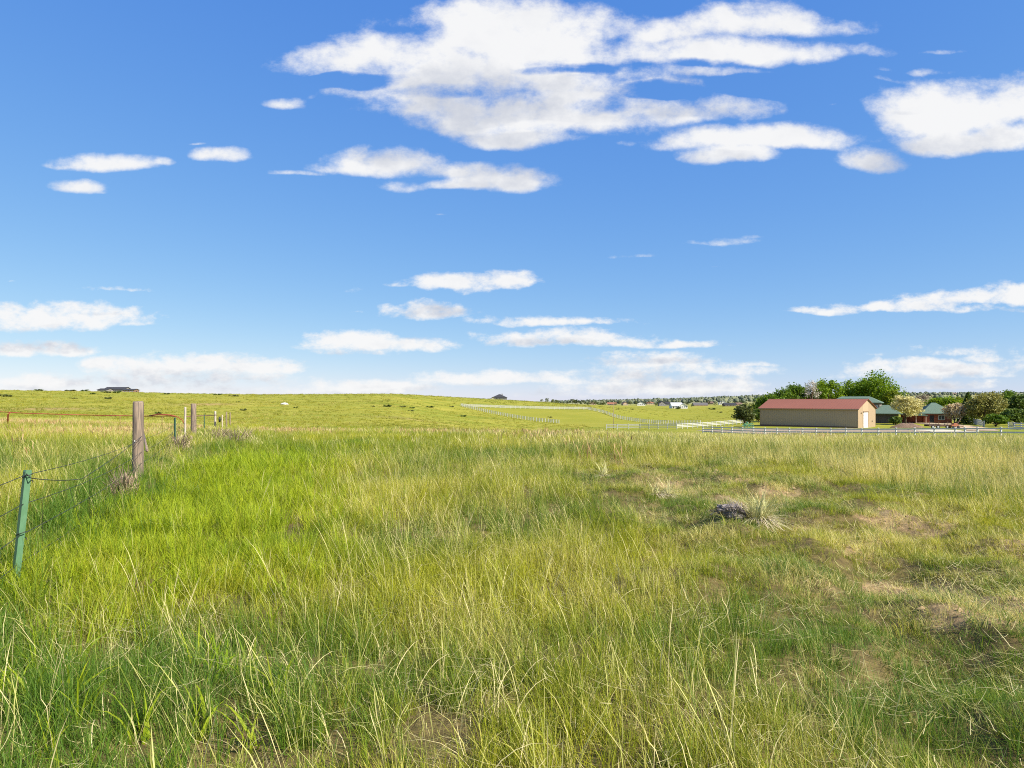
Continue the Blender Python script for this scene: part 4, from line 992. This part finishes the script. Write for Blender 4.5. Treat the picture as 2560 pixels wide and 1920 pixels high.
M_YUC = leafy('yucca_blade', (.36, .38, .15), (.72, .66, .34), trans=.15, inst=False)
M_YDEAD = leafy('dead_yucca_blade', (.36, .29, .20), (.62, .52, .38), trans=.05, inst=False)
M_STUMP = mat('mottled_grey_wood', (.33, .285, .25), .95, .1, scale=9, col2=(.12, .10, .092), bump=.8, detail=7)  # grey wood with darker noise patches
def yucca(px, py, s, label, seed, dead=60, live=150):
    x, y = W0(px, py); g = np.random.default_rng(seed); o = empty('yucca', (x, y, gz_(x, y))); tag(o, label, 'yucca', 'yucca clumps in the meadow')
    v, f, a, r = blades(int(live * 1.5), .10 * s, .50 * s, .10 * s, .010, g, (.05, 1.6), .7, 4, (.05, .02), taper=.9); v[:, 2] += .10 * s
    q_ = link('leaves', mesh_np('leaves', v, f, M_YUC, False, dict(rnd=r, along=a)), o); q_['kind'] = 'stuff'
    if dead:
        v, f, a, r = blades(int(dead * 1.5), .15 * s, .42 * s, .07 * s, .010, g, (1.1, 2.0), .8, 4, taper=.8); v[:, 2] = np.maximum(v[:, 2] + .12 * s, .0)
        q_ = link('dead_leaves', mesh_np('dead_leaves', v, f, M_YDEAD, False, dict(rnd=r, along=a)), o); q_['kind'] = 'stuff'
    return o
YUC = [(1897, 1328, 1.05), (1655, 1238, .95), (1502, 1200, 1.0), (1240, 1180, .9)]
yucca(1897, 1328, 1.12, 'big pale yucca beside the dead stump', 1, 110, 260)
yucca(1668, 1236, .8, 'yucca in front of the right meadow, left of the stump', 2, 70, 130)
yucca(1640, 1248, .75, 'brown half dead yucca touching the yucca left of the stump', 3, 120, 40)
yucca(1508, 1196, .85, 'spiky yucca with dark upright blades in mid meadow', 4, 40, 70)
yucca(1238, 1186, .7, 'pale yucca in the centre of the meadow', 5, 40, 110)
yucca(940, 1134, .7, 'small faint yucca left of the meadow centre', 6, 30, 90)
yucca(1505, 1112, .9, 'distant pale yucca below the paddock', 7, 30, 100)
yucca(1790, 1103, 1.0, 'distant greyish yucca clump near the road fence', 8, 90, 60)
sx, sy = W0(1830, 1324); g = np.random.default_rng(3)
bm = bmesh.new(); bmesh.ops.create_icosphere(bm, subdivisions=4, radius=1)
for v_ in bm.verts:
    c_ = v_.co.copy(); k = 1 + .55 * (float(fbm(c_.x * 2.2 + 4, c_.y * 2.2 + c_.z * 2.7, 6, 4)) - .5) + .35 * (float(vnoise(c_.x * 6 + 9, c_.z * 6 + c_.y * 5, 3)) - .5)
    v_.co = Vector((c_.x * .20, c_.y * .14, c_.z * .085)) * k
me = bpy.data.meshes.new('stump_core'); bm.to_mesh(me); bm.free(); me.materials.append(M_STUMP)
stp = empty('dead_stump', (sx, sy, gz_(sx, sy))); stp.rotation_euler = (0, 0, R(-12)); tag(stp, 'mottled grey dead yucca stump lying left of the big yucca', 'dead stump')
link('core', me, stp, (0, 0, .075), (0, R(12), 0))
v, f, a, r = blades(420, .07, .20, .22, .010, g, (.9, 2.2), .4, 2); v[:, 1] *= .8; v[:, 2] = np.abs(v[:, 2]) + .02 + .11 * np.clip(1 - (v[:, 0] / .26) ** 2, 0, 1)
q_ = link('dead_leaves', mesh_np('dead_leaves', v, f, leafy('grey_dead_blade', (.15, .125, .11), (.36, .30, .25), trans=.05, inst=False), False, dict(rnd=r, along=a)), stp); q_['kind'] = 'stuff'

M_BRUSH = leafy('dry_brush_sprays', (.24, .18, .11), (.46, .36, .22), trans=.1, inst=False)
def dry_brush(px, d, w_, h, label, seed):
    p = at(px, d); o = empty('dry_brush', p); tag(o, label, 'dry brush', 'dry brush beside the wire fence'); g = np.random.default_rng(seed); q = MB(); R_ = random.Random(seed)
    for k in range(26):
        a = R_.uniform(0, 6.28); t_ = R_.uniform(.1, .9); L = h * R_.uniform(.7, 1.1); e = Vector((math.cos(a) * math.sin(t_) * w_ * .6, math.sin(a) * math.sin(t_) * w_ * .6, L * math.cos(t_ * .6)))
        q.tube([(0, 0, -.05), e * .5 + Vector((R_.uniform(-.05, .05), R_.uniform(-.05, .05), .03)), e], [.014, .009, .004], 4)
    q.build('twigs', MATS['bark'], o)
    v, f, a, r = blades(420, .10 * h, .34 * h, .50 * w_, .011, g, (.1, 1.3), .5, 2); v[:, 2] += np.repeat(g.uniform(.15, .75, 420), 6) * h
    q_ = link('dry_sprays', mesh_np('dry_sprays', v, f, M_BRUSH, False, dict(rnd=r, along=a)), o); q_['kind'] = 'stuff'
dry_brush(592, 25, 1.3, .85, 'large pale brown dry brush in the meadow right of the second timber post', 1)
dry_brush(545, 27, 1.1, .8, 'brown dry brush just right of the second timber post', 2)
dry_brush(448, 21, .8, .7, 'tan dry brush between the two nearest timber posts', 3)
dry_brush(305, 11, .5, .6, 'small dry straw clump by the wires left of the thick post', 4)
# ------------------------------------------------------------------ grass: tufts scattered over the meadow
def tuft_set(cname, makers, mt):
    c = bpy.data.collections.new(cname)
    for k, fn in enumerate(makers):
        v, f, a, r = fn(np.random.default_rng(500 + k)); o = bpy.data.objects.new(f'{cname}_{k:02d}', mesh_np(cname, v, f, mt, False, dict(rnd=r, along=a))); c.objects.link(o)
    return c

def seedhead(n, h, g, spread=.06, lean=(-.10, .0), w_=.0027, tilt=(.0, .30), head=1.7):
    """tall stems ending in a narrow seed head"""
    v, f, a, r = blades(n, h * .75, h * 1.2, spread, w_, g, tilt, .30, 7, lean, 0)
    v = v.reshape(n, 8, 2, 3); m_ = v.mean(2, keepdims=True); k = np.array([1, .9, .75, .7, .8, head, head * .8, 1.2])[None, :, None, None]
    v = m_ + (v - m_) * k + (np.arange(8) > 4)[None, :, None, None] * g.normal(0, .004, (n, 8, 1, 3))
    return v.reshape(-1, 3), f, a, r

def litter(n, g, w_=.0026):
    """last year's straw lying tangled near the ground"""
    v, f, a, r = blades(n, .08, .26, .34, w_, g, (.8, 2.0), 1.0, 4, taper=.5); v[:, 2] = np.abs(v[:, 2]) * .8 + g.uniform(.02, .20)
    return v, f, a, r

ng = [lambda g: merge([blades(20, .18, .44, .10, .0058, g, (0, .5), .6, 3, (-.05, .02)), blades(7, .22, .46, .09, .0050, g, (.3, 1.1), 1.3, 4)]) for _ in range(4)] + \
     [lambda g: merge([blades(20, .12, .34, .10, .0052, g, (0, .8), 1.0, 3, (-.06, 0)), blades(5, .35, .55, .06, .0052, g, (0, .35), .45, 3, (-.08, 0))]) for _ in range(4)]
C_NEAR = tuft_set('green_tuft', ng, M_GRASS)
C_LUSH = tuft_set('lush_tuft', [lambda g: blades(30, .20, .42, .10, .0085, g, (0, .6), .7, 3, (-.05, 0)) for _ in range(5)], M_LUSH)
C_STEM = tuft_set('stem_tuft', [lambda g: seedhead(4, .60, g) for _ in range(4)] + [lambda g: seedhead(2, .78, g, .05, (-.35, .1)) for _ in range(3)] +
                  [lambda g: blades(7, .3, .6, .08, .005, g, (.1, .9), 2.0, 6, (-.08, 0), .5) for _ in range(3)], M_STEM)
C_BROAD = tuft_set('broad_blade_tuft', [lambda g: blades(11, .22, .46, .06, .015, g, (0, .6), .8, 4, (-.03, 0), .75) for _ in range(4)], M_LUSH)
C_LITTER = tuft_set('straw_litter', [lambda g: litter(15, g) for _ in range(5)], M_STEM)
C_SHORT = tuft_set('short_tuft', [lambda g: blades(40, .06, .18, .11, .0040, g, (.1, 1.0), .8, 2, (-.03, 0)) for _ in range(5)], M_GRASS)
C_FAR = tuft_set('far_tuft', [lambda g: merge([blades(34, .20, .48, .26, .014, g, (0, .5), .6, 2, (-.05, 0)), blades(8, .4, .62, .24, .010, g, (0, .3), .4, 2, (-.08, 0))]) for _ in range(5)], M_GRASS)
C_FSTEM = tuft_set('far_stem_tuft', [lambda g: seedhead(7, .58, g, .24, w_=.008, head=1.8) for _ in range(4)], M_STEM)
C_RUDDY = tuft_set('ruddy_stem_tuft', [lambda g: seedhead(9, .50, g, .24, w_=.009, head=2.2) for _ in range(4)], M_RUDDY)
C_HILL = tuft_set('hill_tuft', [lambda g: blades(30, .12, .34, .55, .045, g, (0, .7), .6, 2, (-.05, 0)) for _ in range(4)], M_HILL)

def scatter(name, label, sets):
    """one grass object: every set is (collection, points, scale, tint, hue)"""
    ng_ = bpy.data.node_groups.new(name, 'GeometryNodeTree')
    ng_.interface.new_socket('Geometry', in_out='INPUT', socket_type='NodeSocketGeometry'); ng_.interface.new_socket('Geometry', in_out='OUTPUT', socket_type='NodeSocketGeometry')
    gi = ng_.nodes.new('NodeGroupInput'); go = ng_.nodes.new('NodeGroupOutput'); jn = ng_.nodes.new('GeometryNodeJoinGeometry')
    P, RO, SC, TI, HU, SI, VI = [], [], [], [], [], [], []
    for k, (c, p, s, ti, hu) in enumerate(sets):
        n = len(p); P.append(p); SC.append(s); TI.append(ti); HU.append(hu); SI.append(np.full(n, k)); VI.append(NP.integers(0, len(c.objects), n))
        RO.append(np.stack([NP.normal(0, .10, n), NP.normal(0, .10, n), NP.uniform(-.9, .9, n) + np.where(NP.random(n) < .25, math.pi, 0)], 1))
        ci = ng_.nodes.new('GeometryNodeCollectionInfo'); ci.inputs['Collection'].default_value = c; ci.inputs['Separate Children'].default_value = True; ci.inputs['Reset Children'].default_value = True
        iop = ng_.nodes.new('GeometryNodeInstanceOnPoints'); iop.inputs['Pick Instance'].default_value = True
        def na(nm, ty):
            a_ = ng_.nodes.new('GeometryNodeInputNamedAttribute'); a_.data_type = ty; a_.inputs['Name'].default_value = nm; return a_.outputs['Attribute']
        cmp_ = ng_.nodes.new('FunctionNodeCompare'); cmp_.data_type = 'INT'; cmp_.operation = 'EQUAL'
        ng_.links.new(na('set', 'INT'), cmp_.inputs[2]); cmp_.inputs[3].default_value = k
        L = ng_.links.new; L(gi.outputs[0], iop.inputs['Points']); L(cmp_.outputs[0], iop.inputs['Selection']); L(ci.outputs[0], iop.inputs['Instance'])
        L(na('variant', 'INT'), iop.inputs['Instance Index']); L(na('turn', 'FLOAT_VECTOR'), iop.inputs['Rotation']); L(na('size', 'FLOAT_VECTOR'), iop.inputs['Scale']); L(iop.outputs[0], jn.inputs[0])
    ng_.links.new(jn.outputs[0], go.inputs[0])
    P = np.concatenate(P); me = bpy.data.meshes.new(name); me.vertices.add(len(P)); me.vertices.foreach_set('co', P.astype(np.float32).ravel())
    def sa(nm, ty, a):
        at_ = me.attributes.new(nm, ty, 'POINT'); at_.data.foreach_set('vector' if ty == 'FLOAT_VECTOR' else 'value', np.asarray(a, np.int32 if ty == 'INT' else np.float32).ravel())
    sa('set', 'INT', np.concatenate(SI)); sa('variant', 'INT', np.concatenate(VI)); sa('turn', 'FLOAT_VECTOR', np.concatenate(RO)); sa('size', 'FLOAT_VECTOR', np.concatenate(SC))
    sa('tint', 'FLOAT', np.concatenate(TI)); sa('hue', 'FLOAT', np.concatenate(HU))
    o = link(name, me); md_ = o.modifiers.new('scatter', 'NODES'); md_.node_group = ng_
    tag(o, label, 'grass', kind='stuff'); return o

def wedge(dens, d0, d1, um=1.0):
    """random ground points in the part of the meadow the lens takes in, with a margin at the sides"""
    um = min(um, .84); mg = 2.4
    n = int(dens * (um * (d1 * d1 - d0 * d0) + 2 * mg * (d1 - d0))); y = NP.uniform(d0, d1, n * 3 + 10)
    y = y[NP.random(len(y)) < (um * y + mg) / (um * d1 + mg)][:n]; x = NP.uniform(-1, 1, len(y)) * (um * y + mg)
    return x, y
def sc3(s, v=.0):
    return np.stack([s, s, s * (1 + v)], 1) if np.ndim(v) else np.stack([s, s, s], 1)

G1, G2, G3, G4, G5 = [], [], [], [], []
def clear(x, y):   # keep stems out of posts, stump and yucca hearts
    k = np.ones(len(x), bool)
    for (a, b_, r) in [(fence_x(13.6), 13.6, .16), (tx, ty, .06), (sx, sy, .26)] + [W0(q0, q1) + (.13,) for q0, q1, _ in YUC]: k &= np.hypot(x - a, y - b_) > r
    return k
for (d0, d1, de, sc_, um) in ((.9, 4.5, 175, .68, 1.15), (4.5, 8, 125, .78, 1.0), (8, 14, 66, 1.0, .92), (14, 24, 30, 1.3, .9)):
    x, y = wedge(de, d0, d1, um); z = zones(x, y); q_ = NP.random(len(x)); ok = clear(x, y)
    gap = fbm(x * 3.1, y * 3.1, 83, 2)
    ok &= NP.random(len(x)) < np.clip(.25 + (gap - .30) * 4.5, .18, 1)
    k = ok & (q_ > z['lush'] * .7) & (q_ > z['short'] * .985) & (NP.random(len(x)) > z['bare'] * 1.1)
    hs_ = sc_ * (.72 + .42 * z['n1'] + .35 * z['weeds'] + .18 * z['left']) * NP.uniform(.7, 1.2, len(x)) * np.where(NP.random(len(x)) < .5 * (z['n2'] < .42), .6, 1)
    tint = np.clip(.15 + .68 * z['straw'] + .9 * (z['n3'] - .5) - .3 * z['weeds'] + NP.normal(0, .16, len(x)), 0, 1)
    hue = np.clip(.62 + 2.1 * (z['n1'] - .5) + 1.3 * (z['n2'] - .5) + 1.0 * (z['n3'] - .5) + .15 * z['left'] - 1.0 * z['weeds'] + .2 * z['lush'] + NP.normal(0, .15, len(x)), 0, 1)
    G1.append((C_NEAR, np.stack([x, y, ground(x, y)], 1)[k], sc3(hs_)[k], tint[k], hue[k]))
    k = ok & (NP.random(len(x)) < z['lush'] * .75)
    G1.append((C_LUSH, np.stack([x, y, ground(x, y)], 1)[k], sc3(sc_ * NP.uniform(.65, 1.15, len(x)))[k], np.clip(NP.normal(.08, .1, k.sum()), 0, 1), np.clip(NP.normal(.55, .22, k.sum()) + (z['n3'][k] - .5) * .8, 0, 1)))
    k = ok & (NP.random(len(x)) < np.maximum(z['short'], np.where(y < 8, .7, .3)) * (1 - .6 * z['bare']) * .9)
    G1.append((C_SHORT, np.stack([x, y, ground(x, y)], 1)[k], sc3(sc_ * NP.uniform(.6, 1.35, len(x)) * (.75 + .9 * z['n3'] * z['n1']))[k], np.clip(.28 + 1.1 * (z['n3'][k] - .45) + .3 * z['track'][k] + NP.normal(0, .15, k.sum()), 0, 1), np.clip(.5 + 1.3 * (z['n1'][k] - .5) + NP.normal(0, .2, k.sum()), 0, 1)))
    x, y = wedge(de * .33, d0, d1, um); z = zones(x, y)
    k = clear(x, y) & (NP.random(len(x)) < np.clip(.55 + .9 * z['straw'] - .50 * z['lush'] - 1.3 * z['short'] - .30 * z['left'], .012, 1))
    G2.append((C_STEM, np.stack([x, y, ground(x, y)], 1)[k], sc3(np.where(y < 8, .72, .85) * NP.uniform(.65, 1.2, len(x)))[k], np.clip(NP.normal(.42, .25, k.sum()) + .2 * z['straw'][k], 0, 1), NP.random(k.sum())))
for (d0, d1, de, um) in ((.9, 5, 150, 1.1), (5, 9, 110, 1.0), (9, 20, 40, .92)):      # close turf of the track
    x, y = wedge(de, d0, d1, um); z = zones(x, y); k = clear(x, y) & (NP.random(len(x)) < z['short'] * (1 - .62 * z['bare']) * np.clip(.35 + (fbm(x * 2.2, y * 1.6, 87, 2) - .3) * 2.5, .15, 1))
    G1.append((C_SHORT, np.stack([x, y, ground(x, y)], 1)[k], sc3(NP.uniform(.55, 1.3, len(x)) * (.45 + .9 * z['n3']) * np.where(y > 9, 1.3, 1.0))[k], np.clip(.30 + 1.3 * (z['n3'][k] - .5) + NP.normal(0, .18, k.sum()), 0, 1), np.clip(.38 + 2.6 * (z['n1'][k] - .5) + 1.6 * (fbm(x[k] * 1.1, y[k] * .8, 95, 2) - .5) + NP.normal(0, .2, k.sum()), 0, 1)))
x, y = wedge(8, .9, 6, 1.1); z = zones(x, y); k = clear(x, y) & (NP.random(len(x)) < np.clip(z['weeds'] + .25 * (x < -1.2) - z['short'], 0, 1))
G1.append((C_BROAD, np.stack([x, y, ground(x, y)], 1)[k], sc3(NP.uniform(.55, .95, len(x)))[k], np.clip(NP.normal(.05, .1, k.sum()), 0, 1), np.clip(NP.normal(.4, .25, k.sum()), 0, 1)))
for (d0, d1, de, um) in ((.9, 4.5, 15, 1.15), (4.5, 9, 10, 1.0), (9, 18, 7, .92)):
    x, y = wedge(de, d0, d1, um); z = zones(x, y); k = clear(x, y) & (NP.random(len(x)) < np.clip(.35 + 1.5 * (z['n3'] - .4) + .4 * z['short'] + .3 * z['straw'] - .5 * z['lush'], .05, 1))
    G2.append((C_LITTER, np.stack([x, y, ground(x, y)], 1)[k], sc3(NP.uniform(.6, 1.15, len(x)))[k], np.clip(NP.normal(.7, .25, k.sum()), 0, 1), NP.random(k.sum())))
# clods, pebbles and chaff on the bare wheel tracks
x, y = wedge(70, 2.2, 24, .9); z = zones(x, y); k = NP.random(len(x)) < np.clip(z['bare'] * 1.3 - .1, 0, 1) * np.clip(12 / y, .3, 1)
x, y = x[k], y[k]; nb = len(x); s_ = NP.uniform(.008, .03, nb) * np.where(NP.random(nb) < .1, 1.8, 1)
ob = np.array([(1, 0, 0), (-1, 0, 0), (0, 1, 0), (0, -1, 0), (0, 0, .7), (0, 0, -.4)]); of = np.array([(0, 2, 4), (2, 1, 4), (1, 3, 4), (3, 0, 4)])
vv = ob[None] * s_[:, None, None] * NP.uniform(.6, 1.35, (nb, 6, 3)) + np.stack([x, y, ground(x, y)], 1)[:, None]
cl = link('clods', mesh_np('clods', vv.reshape(-1, 3), (of[None] + (np.arange(nb) * 6)[:, None, None]).reshape(-1, 3), mat('clod_dirt', (.34, .24, .13), .95, .1, .35, 9)))
tag(cl, 'small clods and pebbles lying on the bare dirt of the wheel track', 'dirt clods', kind='stuff')
x, y = wedge(45, 2.2, 24, .9); z = zones(x, y); k = NP.random(len(x)) < np.clip(z['bare'] * 1.2, 0, 1) * .5
G2.append((C_LITTER, np.stack([x, y, ground(x, y) - .01], 1)[k], np.stack([np.full(k.sum(), .55), np.full(k.sum(), .55), np.full(k.sum(), .25)], 1), np.clip(NP.normal(.8, .2, k.sum()), 0, 1), NP.random(k.sum())))
for (d0, d1, de, sc_, um) in ((22, 34, 12, 1.0, .88), (34, 62, 7, .92, .86), (62, 105, 2.2, .9, .84)):
    x, y = wedge(de, d0, d1, um); z = zones(x, y)
    hs_ = sc_ * (.75 + .35 * z['n1'] + .2 * z['left']) * NP.uniform(.65, 1.15, len(x))
    tint = np.clip(.14 + .66 * z['straw'] + .7 * (z['n2'] - .5) + NP.normal(0, .12, len(x)), 0, 1); hue = np.clip(.66 + 1.7 * (z['n1'] - .5) + 1.3 * (z['n2'] - .5) + .15 * z['left'] + NP.normal(0, .15, len(x)), 0, 1)
    off = np.array([fence_x(v_) for v_ in y]); k = ~((np.abs(x - 42) < 70) & (y > 118) & (x > 36))
    G3.append((C_FAR, np.stack([x, y, ground(x, y)], 1)[k], sc3(hs_)[k], tint[k], hue[k]))
    x, y = wedge(de * .55, d0, d1, um); z = zones(x, y); k = NP.random(len(x)) < np.clip(.18 + .95 * z['straw'] - .25 * z['left'], .04, 1)
    G2.append((C_FSTEM, np.stack([x, y, ground(x, y)], 1)[k], sc3(.85 * NP.uniform(.65, 1.15, len(x)))[k], np.clip(NP.normal(.45, .25, k.sum()), 0, 1), NP.random(k.sum())))
x, y = wedge(6, 16, 62, .86); px_ = PX0 + F * x / y; z = zones(x, y)
red = z['left'] * np.clip((y - 17) / 12, 0, 1) * np.clip((z['n2'] - .30) * 4, .1, 1)
for (a, b_, c_, d_) in ((740, 55, 48, 12), (1100, 70, 46, 10), (1350, 60, 33, 7), (1520, 50, 28, 6), (2050, 80, 40, 8)): red = np.maximum(red, np.exp(-((px_ - a) / (b_ * 1.6)) ** 2 - ((y - c_) / d_) ** 2) * .5)
k = NP.random(len(x)) < red * .7
G2.append((C_RUDDY, np.stack([x, y, ground(x, y)], 1)[k], sc3(NP.uniform(.7, 1.15, len(x)))[k], np.clip(NP.normal(.4, .25, k.sum()), 0, 1), NP.random(k.sum())))
for (d0, d1, de, sc_) in ((80, 160, .50, .9), (160, 300, .16, 1.3), (300, 620, .045, 1.9)):
    x, y = wedge(de, d0, d1, .84); n1_ = fbm(x / 9, y / 16, 71); n2_ = fbm(x / 40, y / 50, 73)
    xx = PX0 + F * x / y
    k = ~inpoly(x, y, PADD) & ~((y > 105) & (x > 34) & (y < 240)) & (NP.random(len(x)) < np.where(xx > 1480, .25, 1.0)) & (NP.random(len(x)) < .35 + 1.1 * n1_)
    G5.append((C_HILL, np.stack([x, y, ground(x, y)], 1)[k], sc3(sc_ * NP.uniform(.5, 1.3, len(x)))[k], np.clip(.05 + 1.3 * (n1_[k] - .42) + NP.normal(0, .15, k.sum()), 0, 1), np.clip(.5 + 1.5 * (n2_[k] - .5) + NP.normal(0, .2, k.sum()), 0, 1)))
scatter('meadow_grass', 'green and yellowing grass covering the near meadow', G1)
scatter('seed_stems', 'tall straw coloured seed stems standing above the meadow grass', G2)
scatter('far_meadow_grass', 'grass of the middle meadow up to its edge before the valley', G3)
scatter('hillside_grass', 'low tufts of grass over the hill beyond the meadow', G5)
